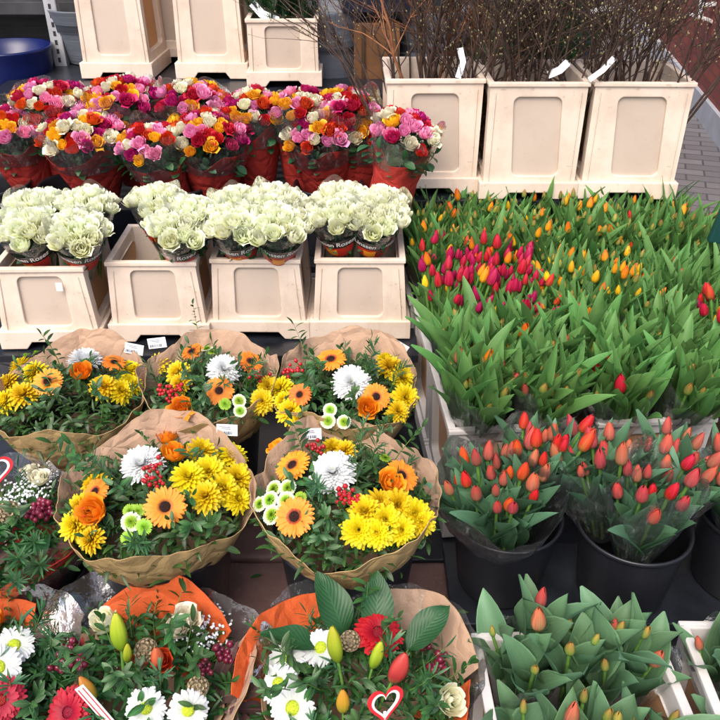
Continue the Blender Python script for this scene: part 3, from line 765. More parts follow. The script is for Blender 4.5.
mb = MB(); mb.box((4, 13, 3), (14, .4, 6)); tag(link('end_wall', mb.mesh('end_wall', [brick_mat()], False)), 'far red brick wall closing the end of the pavement', 'wall')
# stall back wall: dark ribbed panels
def ribbed():
    n = NT('dark_panel'); mp = n.n('ShaderNodeSeparateXYZ'); n.l(n.obj(), mp.inputs[0])
    f = n.noise(5, 5); c = n.ramp(f, [(.3, (.03, .03, .034)), (.7, (.06, .06, .064))])
    wv = n.n('ShaderNodeTexWave', wave_type='BANDS', bands_direction='Z'); wv.inputs['Scale'].default_value = 9; wv.inputs['Distortion'].default_value = .1; n.l(n.obj(), wv.inputs[0])
    return n.fin(n.bsdf(c, .6, .3, n.bump(wv.outputs['Fac'], .4, .01)))
DP = ribbed()
mb = MB(); mb.box((-.95, 4.3, 1.1), (4.3, .08, 2.2))
sb = tag(link('back_panel', mb.mesh('back_panel', [DP], False)), 'dark grey panelled back of the stall behind the tall crates', 'wall')
for z in (1.1, 1.42):
    mb = MB(); mb.box((-.95, 4.18, z), (4.3, .14, .04)); link('rail', bevelled(mb, 'rail', [simple('dark_rail', (.06, .06, .066), .5)], .004), sb)
# ------------------------------------------------------------ display tables
def table(name, x0, x1, y0, y1, z, label, th=.025, legs=True):
    t = thing(name, ((x0 + x1) / 2, (y0 + y1) / 2, 0), label, 'table')
    mb = MB(); mb.box((0, 0, z - th / 2 - .002), (x1 - x0, y1 - y0, th)); link('table_top', bevelled(mb, 'table_top', [M['board']], .003), t)
    if legs:
        for sx in (-1, 1):
            for sy in (-1, 1):
                mb = MB(); b0 = .12 if (name == 'display_table' and False) else 0
                mb.box((sx * ((x1 - x0) / 2 - .03), sy * ((y1 - y0) / 2 - .03) if z != .69 else .02 + sy * .2, (z - th) / 2), (.035, .035, z - th - .006)); link('leg', mb.mesh('leg', [M['black']], False), t)
    return t
table('display_table', -1.42, .17, 1.98, 2.44, .38, 'black table carrying the four cream crates of white roses')
table('display_table', -1.42, .09, 1.60, 1.965, .25, 'low black table under the upper row of three brown paper bouquets')
table('display_table', -1.5, .28, 2.455, 2.97, .44, 'black table behind the white roses carrying the buckets of mixed roses')
table('display_table', -1.36, .3, 2.985, 3.75, .88, 'high black table carrying the tall cream crates and the grey pots at the back')
table('display_table', -2.2, -1.372, 2.99, 3.7, .76, 'black table at the far left carrying the blue pot')
table('display_table', .1, 1.5, 1.42, 2.395, .13, 'low black table under the field of tulip crates')
table('display_table', .08, .93, 2.41, 2.95, .69, 'black table carrying the three crates of bare branches')
table('display_table', .2, 1.3, 1.165, 1.41, .2, 'narrow black wet table under the black buckets of coral tulips')

# ------------------------------------------------------------ containers
def bucket(p, r, h, label, group, rb=.78, mt='black', handle=False):
    t = thing('flower_bucket', p, label, 'bucket', group, rng.random() * 6)
    mb = MB(); th = .004
    mb.lathe([(r * rb, 0), (r * (rb + .04), h * .12), (r * .965, h * .9), (r * .97, h * .93), (r * 1.0, h * .935), (r * 1.03, h * .96), (r * 1.035, h * .985), (r * 1.02, h), (r * .99, h), (r * .96, h * .97), (r * .94, h * .9), (r * rb - th, .006)], 56, 0, capb=True)
    mb.add([(0, 0, .006)] + [((r * rb - th) * math.cos(2 * PI * j / 20), (r * rb - th) * math.sin(2 * PI * j / 20), .006) for j in range(20)], [(0, 1 + j, 1 + (j + 1) % 20) for j in range(20)])
    link('bucket_body', mb.mesh('bucket_body', [M[mt]]), t)
    return t

# ------------------------------------------------------------ bouquets in brown paper
def place_flower(root, kind, p, d, sc=1.):
    """a flower head (and its eye, a sub-part) at local p facing d"""
    roll = rng.random() * 6.3 if kind not in ('big', 'pur') else -PI / 2 + rng.uniform(-.35, .35); sc *= rng.uniform(.93, 1.07)
    nm = {'ger': ('gerbera', 'gerbera', 'gerbera_eye'), 'gred': ('gerbera', 'gerbera_red', 'gerbera_red_eye'), 'daisy': ('daisy', 'daisy', 'daisy_eye')}
    Mx = orient(p, d, roll, sc)
    if kind in nm:
        n_, a, b = nm[kind]; o = link(n_, pick(a), root, Mx); link('flower_eye', pick(b), o, T(0, 0, .002)); return o
    tb = {'yel': ('chrysanthemum', 'mum_yellow'), 'wht': ('chrysanthemum', 'mum_white'), 'bw': ('button_flower', 'button_white'), 'bg': ('button_flower', 'button_green'),
          'ber': ('berry_sprig', 'berry_red'), 'berd': ('berry_sprig', 'berry_dark'), 'lg': ('lily_bud', 'lily_green'), 'lo': ('lily_bud', 'lily_orange'), 'lr': ('lily_bud', 'lily_red'),
          'scab': ('seed_head', 'scabiosa'), 'gyp': ('gypsophila', 'gypsophila'), 'big': ('broad_leaf', 'bigleaf'), 'pur': ('purple_leaf', 'purpleleaf'), 'spr': ('leaf_sprig', 'sprig'), 'frn': ('fine_leaf_sprig', 'fern')}
    if kind in tb: n_, a = tb[kind]; return link(n_, pick(a), root, Mx)
    return link('rose', pick('rose_' + kind), root, Mx)
LIFT = {'ger': .012, 'gred': .014, 'wht': -.006, 'yel': -.004, 'bw': .006, 'bg': .004, 'ber': .012, 'org': -.014, 'daisy': .01}
def dome(C, Rr, h):
    def on(px, py, lift=0.):
        z = C.z + h
        for _ in range(6):
            p = at(px, py, z); k = min(1, math.hypot(p.x - C.x, p.y - C.y) / Rr); z = C.z + h * (1 - k ** 2) + lift
        return at(px, py, z)
    return on
def back_rim(up, out, width=75, front=0.):
    def f(a):
        d = math.degrees((a - PI / 2 + PI) % (2 * PI) - PI); g = math.exp(-(d / width) ** 2); d2 = 180 - abs(d); g2 = math.exp(-(d2 / 50) ** 2)
        return up * g - front * g2, out * g
    return f
def sticker(root, p, rz, tilt=-50, w_=.046, h_=.027, rot=0):
    Mx = T(*p) @ RZ(rz) @ RX(R(90 + tilt)) @ RZ(rot)
    mb = MB(); mb.box((0, 0, 0), (w_, h_, .0008)); o = link('price_sticker', mb.mesh('price_sticker', [M['sticker']], False), root, Mx)
    mb = MB()
    for k in range(3): mb.box((-w_ * .12 + .003 * k, h_ * (.3 - .1 * k), .0007), (w_ * (.55 - .1 * k), h_ * .04, .0004))
    q = random.Random(int(p[0] * 999)); x = -w_ * .42
    while x < w_ * .25: d = q.uniform(.0006, .002); mb.box((x, -h_ * .25, .0007), (d, h_ * .26, .0004)); x += d + q.uniform(.0006, .0016)
    link('print', mb.mesh('print', [M['ink']], False), o)
def bouquet(px, py, zr, Rr, label, items, stick=None, seed=0, h=.06, nspr=22, base=.16, brim=.135, bh=.26, blabel='', rim=(.05, .1), asym=0):
    C = at(px, py, zr); rb = zr - .075 - bh
    bucket((C.x, C.y, base), brim, zr - .07 - base, blabel, 'black buckets holding the paper bouquets')
    t = thing('bouquet', (C.x, C.y, base + .01), label, 'bouquet', 'brown paper bouquets of orange and yellow flowers'); L0 = Vector((C.x, C.y, base + .01)); zc = zr - base - .01
    fr = back_rim(*rim)
    prof = interp([(.05, zc - .24), (.095, zc - .17), (Rr * .7, zc - .115), (Rr * .87, zc - .06), (Rr * .96, zc - .015), (Rr * 1.0, zc + .012)], 3)
    # inner face gets the inside paper
    me = cone_mb(prof, .02, seed, 204, .035, .009, .013, (0, 1), .0014, rimf=fr, crum=.005).mesh('paper_wrap', [M['kraft_out'], M['kraft_in']]); link('paper_wrap', me, t)
    on = dome(C, Rr, h)
    def face(p):
        v = Vector((p.x - C.x, p.y - C.y, 0)) / Rr
        return Vector((v.x * .75 + rng.uniform(-.12, .12), v.y * .7 - .42 + rng.uniform(-.12, .12), 1))
    link('foliage', pick('foliage'), t, T(0, 0, zc) @ Matrix.Diagonal((Rr / .2, Rr / .2, h / .06, 1)))
    taken = []
    for it in items:
        k, x, y = it[:3]; sc = it[3] if len(it) > 3 else 1.
        p = on(x, y, LIFT.get(k, 0)); d = face(p)
        if k == 'yel': d += Vector((rng.uniform(-.35, .35), rng.uniform(-.35, .35), 0))
        if len(it) > 4: d = Vector(it[4])
        place_flower(t, k, p - L0, d, sc * (.95 if k in ('yel', 'wht', 'org') else .9 if k == 'ger' else 1.02)); taken.append(p)
    q = random.Random(seed + 5)
    for k in range(nspr):
        a, r = k * 2.4, Rr * .74 * math.sqrt((k + .5) / nspr)
        p = Vector((C.x + r * math.cos(a), C.y + r * math.sin(a), 0)); kk = r / Rr
        near = min([math.hypot(p.x - u.x, p.y - u.y) for u in taken] + [9])
        lift = -.085 if near < .03 else -.06 + .018 * q.random()
        p.z = zr + h * (1 - kk ** 2) + lift
        d = Vector((math.cos(a) * (.1 + kk * .45) + q.uniform(-.6, .6), math.sin(a) * (.1 + kk * .45) - .2 + q.uniform(-.6, .6), 1))
        place_flower(t, 'frn' if q.random() < .35 else 'spr', p - L0, d, q.uniform(.8, 1.1))
    if stick:
        for sx, sy, rot in stick:
            p = at_y(sx, sy, C.y + Rr * .9); sticker(t, p - L0, 0, -12, rot=rot)
    return t
Y_, O_ = 'yel', 'org'
bouquet(70, 399, .53, .175, 'brown paper bouquet farthest left, orange rose in its middle',
    [('bg', 26, 356), ('bg', 36, 353), (Y_, 22, 368), (Y_, 36, 374), (Y_, 10, 384), (Y_, 24, 396), (Y_, 8, 402), (Y_, 40, 364, .8), (Y_, 104, 388), (Y_, 120, 392), (Y_, 129, 372), (Y_, 130, 386, .9), ('ger', 48, 382, .95), ('ger', 86, 345, .9), ('ger', 63, 354, .9), ('ger', 114, 363, .9),
     (O_, 82, 377), ('wht', 85, 362, 1.), ('bg', 108, 351), ('ber', 120, 352), ('ber', 129, 354), ('spr', 60, 366), ('spr', 98, 400), ('spr', 60, 402)], [(134, 349, -.2)], 1, base=.25, brim=.125, blabel='black bucket under the leftmost brown paper bouquet')
bouquet(209, 388, .53, .158, 'brown paper bouquet in the middle of the upper row, orange rose low at its front',
    [('ger', 192, 352, .85), ('ger', 219, 391), ('ger', 250, 362, .9), (Y_, 160, 366), (Y_, 179, 374), (Y_, 171, 360, .9), (Y_, 181, 384, .85), (Y_, 262, 402), (Y_, 268, 388, .9), ('wht', 224, 371, .95), ('bg', 212, 352), ('bw', 207, 349),
     (O_, 184, 410, 1.05), ('ber', 163, 390), ('ber', 172, 396), ('ber', 178, 389), ('ber', 253, 375), ('ber', 263, 377), ('bw', 239, 401), ('bw', 240, 411), ('bg', 225, 404), ('spr', 199, 338), ('spr', 208, 398), ('spr', 196, 384), ('frn', 243, 383)], [(157, 343, .12)], 2, base=.25, brim=.12, blabel='black bucket under the middle bouquet of the upper row', rim=(.055, .12))
bouquet(346, 391, .53, .168, 'brown paper bouquet of the upper row nearest the tulips, yellow flowers at its right',
    [('ger', 331, 360, 1.05), ('ger', 376, 397), ('ger', 300, 395, .9), (O_, 354, 352), (O_, 367, 410), ('wht', 351, 384), (Y_, 390, 369), (Y_, 401, 378), (Y_, 404, 398), (Y_, 397, 412, .9), (Y_, 385, 362, .8), (Y_, 281, 390), (Y_, 291, 412), (Y_, 300, 420, .9), (Y_, 284, 402, .8),
     ('bw', 330, 410), ('bw', 328, 421), ('bw', 344, 422), ('ber', 288, 372), ('ber', 298, 368), ('spr', 309, 360), ('spr', 320, 392), ('frn', 366, 372), ('spr', 354, 402), ('spr', 322, 377)], [(399, 347, -.55)], 3, base=.25, brim=.12, blabel='black bucket under the upper bouquet nearest the tulips', rim=(.05, .1))
bouquet(156, 500, .49, .192, 'large brown paper bouquet, lower row, left, yellow chrysanthemums along its right side',
    [(O_, 169, 446, .95), (O_, 174, 461, 1.1), (O_, 100, 514, 1.2), ('ger', 165, 507, 1.15), ('ger', 96, 492, .9), (Y_, 201, 453, 1.05), (Y_, 232, 458, 1.05), (Y_, 188, 479, 1.1), (Y_, 208, 473, 1.1), (Y_, 222, 490, 1.1), (Y_, 236, 480, 1.1), (Y_, 206, 498, 1.), (Y_, 236, 500, .9), (Y_, 83, 508), (Y_, 77, 526), (Y_, 93, 540, .9), (Y_, 96, 486, .9),
     ('wht', 143, 466, 1.), ('bg', 150, 453), ('bg', 136, 456), ('ber', 148, 476), ('ber', 157, 482), ('ber', 156, 466), ('ber', 82, 516), ('bw', 131, 522, 1.2), ('bg', 144, 527, 1.2), ('bg', 127, 538), ('bg', 138, 511), ('bg', 130, 511),
     ('spr', 90, 476, 1.2), ('spr', 98, 478, 1.1), ('spr', 190, 441, 1.1), ('spr', 118, 480), ('spr', 133, 492), ('spr', 190, 530), ('frn', 150, 545), ('spr', 205, 525)], [(227, 430, -.05)], 4, h=.07, nspr=26, brim=.15, blabel='black bucket under the lower bouquet at left', rim=(.05, .1))
bouquet(347, 501, .49, .188, 'large brown paper bouquet of the lower row beside the coral tulips',
    [('ger', 293, 466, 1.1), ('ger', 295, 517, 1.2), ('ger', 401, 476, 1.1), (O_, 282, 455, .95), (O_, 388, 487, 1.1), ('wht', 334, 474, 1.15), (Y_, 334, 451, .9), (Y_, 345, 452, .8), (Y_, 365, 513, 1.1), (Y_, 383, 521, 1.1), (Y_, 396, 505, 1.1), (Y_, 413, 514, 1.1), (Y_, 358, 530, 1.), (Y_, 377, 533, 1.), (Y_, 400, 530, 1.), (Y_, 420, 522, .9), (Y_, 378, 505),
     ('bw', 274, 489, 1.2), ('bw', 288, 488, 1.2), ('bw', 270, 500, 1.2), ('bw', 272, 515, 1.2), ('bw', 286, 501, 1.2), ('bg', 300, 498), ('bw', 260, 504, 1.1), ('ber', 312, 446), ('ber', 320, 450), ('ber', 343, 500), ('ber', 353, 501), ('ber', 346, 492),
     ('spr', 306, 458, 1.1), ('frn', 360, 456), ('frn', 370, 462), ('bg', 385, 458), ('spr', 330, 520), ('frn', 322, 498), ('spr', 325, 535), ('spr', 395, 460)], [(311, 434, .04)], 5, h=.07, nspr=26, brim=.15, blabel='black bucket under the lower bouquet beside the coral tulips', rim=(.05, .1))

# ------------------------------------------------------------ front bouquets with lilies, partly cut by the frame
def sheet_peak(t, C0, mats, prof, a_mid, half, peak, seed, nm='paper_sheet', out=.0):
    a0, a1 = R(a_mid - half), R(a_mid + half)
    def f(a):
        k = abs(math.degrees(a) - a_mid) / half; return peak * (1 - k), out * (1 - k)
    me = cone_mb(prof, .01, seed, 44, 0, .004, .0, (0, 1), .0012, a0=a0, a1=a1, rimf=f).mesh(nm, mats); link(nm, me, t)
def mixed_bouquet(px, py, zr, Rr, label, items, peaks, seed, wrap, film_=True, nspr=24, h=.07, leafs=('spr', 'frn'), base=.12, lo=.0):
    C = at(px, py, zr); L0 = Vector((C.x, C.y, base + .008)); zc = zr - base - .008
    bucket((C.x, C.y, base), .12, max(.12, zr - base - .1), 'black bucket under the ' + label.split(' with ')[0].split(' in clear')[0], 'black buckets holding the front bouquets')
    t = thing('bouquet', L0, label, 'bouquet', 'bouquets of lilies and mixed flowers at the front')
    prof = interp([(.04, zc - .2), (.08, zc - .12), (Rr * .7, zc - .06), (Rr * .92, zc - .02)], 3)
    me = cone_mb(prof, .03, seed, 96, .04, .008, .01, (0, 1), .0012).mesh('paper_wrap', wrap); link('paper_wrap', me, t)
    for k, (mts, am, hf, pk, rr) in enumerate(peaks):
        sheet_peak(t, C, mts, interp([(Rr * .55 * rr, zc - .07), (Rr * .9 * rr, zc - .02), (Rr * 1.08 * rr, zc + .02)], 3), am, hf, pk, seed + k)
    if film_:
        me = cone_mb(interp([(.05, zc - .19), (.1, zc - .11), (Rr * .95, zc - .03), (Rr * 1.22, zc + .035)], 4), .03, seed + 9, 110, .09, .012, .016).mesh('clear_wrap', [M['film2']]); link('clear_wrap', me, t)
    on = dome(C, Rr, h); taken = []
    link('foliage', pick('foliage'), t, T(0, 0, zc) @ Matrix.Diagonal((Rr / .2, Rr / .2, h / .06, 1)))
    for it in items:
        k, x, y = it[:3]; sc = it[3] if len(it) > 3 else 1.; lift = it[5] if len(it) > 5 else {'lg': -.02, 'lo': -.02, 'lr': -.02, 'big': -.06, 'scab': .012, 'pur': -.05, 'gyp': .005, 'berd': .01}.get(k, LIFT.get(k, 0))
        p = on(x, y, lift); v = Vector((p.x - C.x, p.y - C.y, 0)) / Rr
        d = Vector(it[4]) if len(it) > 4 and it[4] else Vector((v.x * .75, v.y * .7 - .4, 1))
        place_flower(t, k, p - L0, d, sc); taken.append(p)
    q = random.Random(seed + 5)
    for k in range(nspr):
        a, r = k * 2.4, Rr * .76 * math.sqrt((k + .5) / nspr); kk = r / Rr
        p = Vector((C.x + r * math.cos(a), C.y + r * math.sin(a), zr + h * (1 - kk ** 2) - .075 + .02 * q.random()))
        d = Vector((math.cos(a) * (.2 + kk * .8) + q.uniform(-.4, .4), math.sin(a) * (.2 + kk * .8) - .25 + q.uniform(-.4, .4), 1))
        place_flower(t, q.choice(leafs), p - L0, d, q.uniform(.85, 1.2))
    return t, C, on
KR = [M['kraft_out'], M['kraft_in']]; OR = [M['paper_or'], M['paper_or']]; WR = [M['paper_red'], M['paper_red_in']]
U = (0, -.1, 1)
mixed_bouquet(135, 684, .34, .19, 'front left bouquet with orange paper peak, tall green lily bud and tiny white flowers',
    [('lg', 122, 650, 1.05, (.0, .12, 1), .03), ('lg', 127, 662, .62, (.15, .1, 1), .02), ('lo', 95, 700, .8, (-.5, .3, 1), .01), ('scab', 146, 650, 1.15), ('scab', 198, 687, 1.1), ('lr', 158, 668, .75, (.05, .05, 1), .0), ('red', 162, 664, .8), ('cream', 109, 629), ('cream', 184, 627), ('cream', 176, 634, .9),
     ('gyp', 204, 612, 1.), ('gyp', 212, 634, 1.1), ('gyp', 194, 640), ('gyp', 216, 622), ('berd', 70, 646, 1.1), ('berd', 60, 664, 1.1), ('berd', 80, 662), ('berd', 222, 651, 1.1), ('berd', 232, 658), ('berd', 205, 668, .9), ('gred', 70, 712, 1.05), ('daisy', 146, 708, 1.), ('daisy', 188, 710, 1.),
     ('pur', 214, 700, 1.2, (.6, -.1, .7)), ('pur', 220, 715, 1.1, (.5, -.5, .7)), ('pur', 214, 690, 1.1, (.2, .4, 1)), ('big', 232, 690, .9, (.8, .2, .7)), ('big', 40, 715, .9, (-.8, .2, .6)), ('spr', 92, 664, 1.2), ('spr', 190, 670, 1.1), ('spr', 128, 680, 1.1), ('spr', 170, 650, 1.2)],
    [(OR, 78, 46, .075, .92), (KR, 185, 48, .04, 1.1), (KR, -12, 40, .035, 1.08)], 21, KR)
mixed_bouquet(358, 690, .35, .185, 'front middle bouquet with orange and brown paper corners and dark broad leaves',
    [('big', 345, 636, 1.02, (-.22, .35, 1), .0), ('big', 376, 636, .98, (.06, .35, 1), .0), ('big', 408, 650, .92, (.6, .4, 1), .0), ('big', 318, 650, .9, (-1, .5, .6), .01), ('daisy', 287, 660, 1.2), ('daisy', 321, 648, 1.0), ('daisy', 279, 684, 1.05), ('daisy', 293, 708, 1.15),
     ('lg', 338, 662, 1.0, (-.12, .18, 1), .02), ('lg', 372, 668, .85, (.25, .1, 1), .01), ('lr', 392, 682, 1.05, (.35, .15, 1), .01), ('lo', 343, 712, .8, (.0, .1, 1)), ('scab', 350, 641, 1.1), ('gred', 378, 634, 1.15), ('berd', 421, 643), ('berd', 440, 662, 1.1), ('berd', 436, 668), ('cream', 443, 702, 1.05),
     ('spr', 365, 622, 1.1), ('spr', 380, 640, .9), ('spr', 304, 668, 1.1, None, .03), ('spr', 290, 690, 1.1, None, .03), ('spr', 320, 690), ('frn', 410, 690, 1.1), ('spr', 420, 710), ('pur', 272, 712, 1.0, (-.7, -.1, .8)), ('pur', 318, 716, 1.0, (.1, -.6, .8))],
    [(OR, 148, 38, .03, 1.12), (KR, 42, 34, .055, 1.1), (OR, -22, 24, .0, 1.0)], 22, KR)
mixed_bouquet(18, 530, .44, .15, 'bouquet at the left edge in clear film with tiny white flowers and wine coloured berries',
    [('gyp', 20, 484, 1.1), ('gyp', 28, 496, 1.1), ('gyp', 12, 500, 1.1), ('gyp', 46, 476, .8), ('gyp', 34, 486), ('cream', 40, 486, .85), ('cream', 32, 478, .8), ('berd', 40, 506, 1.1), ('berd', 34, 515), ('berd', 46, 512), ('scab', 9, 512, 1.2), ('big', 48, 524, .95, (.7, -.1, .9)), ('big', 14, 534, .95, (-.1, -.6, .8)), ('big', 56, 500, .9, (.9, .5, .9)), ('big', 30, 540, 1., (.4, -.5, .8)), ('pur', 44, 545, 1.2, (.7, -.3, .8)), ('pur', 20, 548, 1.2, (.0, -.6, .8)), ('lo', 0, 505, .8, U), ('spr', 22, 522, 1.1)],
    [(KR, 35, 35, .03, 1.05), (WR, -20, 30, .0, 1.0)], 23, WR, nspr=24, h=.05)
mixed_bouquet(-8, 682, .36, .15, 'bouquet in the lower left corner in clear film, white daisy beside a dark broad leaf',
    [('daisy', 14, 646, 1.1), ('daisy', -2, 668, 1.1), ('big', 24, 632, 1.0, (.6, .5, .8)), ('big', 2, 622, 1.0, (-.1, .7, .9)), ('big', 26, 668, .9, (.9, -.1, .8)), ('org', -6, 632, 1.), ('gred', 2, 700)],
    [(OR, 120, 40, .03, 1.0), (WR, 0, 30, .0, 1.0)], 24, WR, nspr=24, h=.05)
# picks pushed into the bouquets
def heart_pts(s):
    return [(s * 16 * math.sin(t) ** 3 / 16, s * (13 * math.cos(t) - 5 * math.cos(2 * t) - 2 * math.cos(3 * t) - math.cos(4 * t)) / 16) for t in [2 * PI * k / 48 for k in range(48)]]
def ring_mesh(name, outer, inner, th, mat):
    n = len(outer); mb = MB(); vs = [(x, 0, z) for x, z in outer] + [(x, 0, z) for x, z in inner] + [(x, th, z) for x, z in outer] + [(x, th, z) for x, z in inner]
    mb.add(vs, [(i, (i + 1) % n, n + (i + 1) % n, n + i) for i in range(n)] + [(2 * n + i, 3 * n + i, 3 * n + (i + 1) % n, 2 * n + (i + 1) % n) for i in range(n)]
           + [(i, 2 * n + i, 2 * n + (i + 1) % n, (i + 1) % n) for i in range(n)] + [(n + i, n + (i + 1) % n, 3 * n + (i + 1) % n, 3 * n + i) for i in range(n)])
    return mb.mesh(name, [mat], False)
def heart(p, s, rz, tilt, label, roll=0):
    t = thing('heart_pick', p, label, 'flower pick', None, rz, tilt)
    t.rotation_euler.y = roll
    a = [(x, z + s) for x, z in heart_pts(s)]; b = [(x, z + s) for x, z in heart_pts(s * .8)]; c = [(x, z + s) for x, z in heart_pts(s * .66)]
    link('heart_rim', ring_mesh('heart_rim', a, b, .003, M['stick_r']), t); link('heart_band', ring_mesh('heart_band', b, c, .0026, M['stick_w']), t)
    mb = MB(); mb.box((0, .0015, -.08), (.004, .003, .2)); link('stick', mb.mesh('stick', [M['stick_w']], False), t)
heart(at(385, 716, .43) + Vector((0, 0, -.02)), .034, .5, -.35, 'red and white heart shaped pick in the front middle bouquet', .25)
heart(at(-2, 486, .5), .034, .5, -.4, 'red heart shaped pick at the left edge above the bouquet in clear film', .15)
t = thing('striped_pick', at(101, 712, .42), 'white pick with red stripes standing in the front left bouquet', 'flower pick', None, .3, -.3); t.rotation_euler.y = -.45
mb = MB(); mb.box((0, 0, 0), (.016, .002, .12)); link('card', bevelled(mb, 'card', [M['stick_w']], .0007), t)
mb = MB()
for k in range(2): mb.box((-.004 + .008 * k, -.0014, 0), (.0016, .0008, .112))
link('stripe', mb.mesh('stripe', [M['stick_r']], False), t)
# ------------------------------------------------------------ printed lettering
def text_geo(s, size):
    cu = bpy.data.curves.new('lettering', 'FONT'); cu.body = s; cu.size = size; cu.align_x = 'CENTER'; cu.align_y = 'CENTER'; cu.shear = .12; cu.offset = size * .018
    o = bpy.data.objects.new('lettering', cu); COL.objects.link(o); dg = bpy.context.evaluated_depsgraph_get(); me = o.evaluated_get(dg).to_mesh()
    vs = [tuple(v.co) for v in me.vertices]; fs = [tuple(p.vertices) for p in me.polygons]
    o.evaluated_get(dg).to_mesh_clear(); bpy.data.objects.remove(o); bpy.data.curves.remove(cu)
    return vs, fs
_txt = text_geo('Linssen Roses', .026)
# ------------------------------------------------------------ white rose bunches
def sleeve_r(z): # radius of the white sleeve at local height z (0 = heads)
    return .078 + .32 * z if z < -.03 else .0684 + .12 * (z + .03)
def white_bunch(p, lean, label, group, turn, big=1.):
    t = thing('white_rose_bunch', p, label, 'flower bunch', group)
    t.rotation_euler = (lean[1], lean[0], 0)
    n = int(turn[1] * 1.2)
    for k in range(n):
        a, r = k * 2.4 + turn[0], .06 * big * math.sqrt((k + .4) / n); kk = r / .06
        d = Vector((math.cos(a) * kk * .55, math.sin(a) * kk * .55, 1)) + Vector((rng.uniform(-.1, .1), rng.uniform(-.1, .1), 0))
        link('rose', pick('rose_white'), t, orient((r * math.cos(a), r * math.sin(a), -.03 + .022 * (1 - kk * kk) + rng.uniform(-.008, .008)), d, rng.random() * 6, rng.uniform(.86, 1.02) * big))
    for k in range(6):
        a = k * 1.05; link('leaf', pick('rose_foliage'), t, orient((.03 * math.cos(a), .03 * math.sin(a), -.12), (math.cos(a) * .2, math.sin(a) * .2, 1), rng.random() * 6, .7))
    mb = MB()
    for k in range(n):
        a, r = k * 2.4, .05 * math.sqrt((k + .4) / n); mb.tube([(r * .3 * math.cos(a), r * .3 * math.sin(a), -.3), (r * math.cos(a + turn[0]), r * math.sin(a + turn[0]), -.03)], .0028, 5)
    link('stems', mb.mesh('stems', [M['stem']]), t)
    sd_ = int(turn[0] * 100) + n
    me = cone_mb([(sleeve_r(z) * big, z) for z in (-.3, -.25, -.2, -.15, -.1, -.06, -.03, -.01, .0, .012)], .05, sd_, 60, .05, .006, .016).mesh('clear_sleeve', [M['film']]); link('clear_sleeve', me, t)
    # printed band with lettering on the front half
    am = -PI / 2 + math.sin(turn[0] * 3) * .35; ba = [(-.112, .0006), (-.084, .0006)]
    def strip(z0, z1, a0, a1, off, arch=.012, ns=28):
        P = []
        for i in range(3):
            row = []
            for j in range(ns + 1):
                s_ = -1 + 2 * j / ns; a = am + (a0 * (1 - j / ns) + a1 * j / ns); z = z0 + (z1 - z0) * i / 2 + arch * s_ * s_
                rr = (sleeve_r(z) * big * 1.035 + .002 + off); row.append((rr * math.cos(a), rr * math.sin(a), z))
            P.append(row)
        return P
    mb = MB(); mb.grid(strip(-.083, -.052, -1.25, 1.25, 0), 0); b_ = link('printed_band', mb.mesh('printed_band', [M['band']]), t)
    vs, fs = _txt; w_ = []
    for x, y, _ in vs:
        z = -.0675 + y + .012 * (x / .08) ** 2; rr = sleeve_r(z) * big * 1.035 + .0028; a = am + x / .074
        w_.append((rr * math.cos(a), rr * math.sin(a), z))
    mb = MB(); mb.add(w_, fs); link('lettering', mb.mesh('lettering', [M['print_w']], False), b_)
    mb = MB(); mb.grid(strip(-.125, -.084, -1.0, 1.0, -.0005), 0); o = link('printed_panel', mb.mesh('printed_panel', [M['band_red']]), t)
    mb = MB(); mb.grid(strip(-.118, -.092, -.55, .1, .0006, .004, 14), 0); link('printed_patch', mb.mesh('printed_patch', [M['band_yel']]), o)
    # round rose emblems printed on the film
    for a_, z_ in ((am - .45, -.02), (am + .75, -.01)):
        mb = MB(); rr = sleeve_r(z_) * big * 1.045 + .002
        for r0, r1, s0, s1 in ((.0085, .0093, 0, 6.29), (.0048, .0058, .3, 5.2), (.0022, .0031, 2, 6.6)):
            P = [[((rr) * math.cos(a_ + r * math.cos(q_) / rr), rr * math.sin(a_ + r * math.cos(q_) / rr), z_ + r * math.sin(q_)) for q_ in [s0 + (s1 - s0) * k / 20 for k in range(21)]] for r in (r0, r1)]
            mb.grid(P, 0)
        link('emblem', mb.mesh('emblem', [M['print_d']], False), t)
    return t
wg = 'bunches of white roses in printed clear sleeves'
cg = 'cream crates holding the white roses'
WC = [(52, 'leftmost cream crate of white roses, small white sticker on its front'), (161, 'cream crate of white roses second from the left, above the middle paper bouquet'), (261, 'cream crate of white roses third from the left'), (360, 'cream crate of white roses nearest the tulips')]
crates_w = []
for i, (px, lb) in enumerate(WC):
    p = at(px, (349, 342, 339, 339)[i], .383); p.y += .15
    c = crate('low', p, R((1.5, 0, -1, 0)[i]), lb, cg); crates_w.append(p)
o = MB(); o.box((.055, -.1452, .20), (.018, .0008, .026)); link('sticker', o.mesh('sticker', [M['sticker']], False), [x for x in bpy.data.objects if x.name == 'flower_crate'][0])
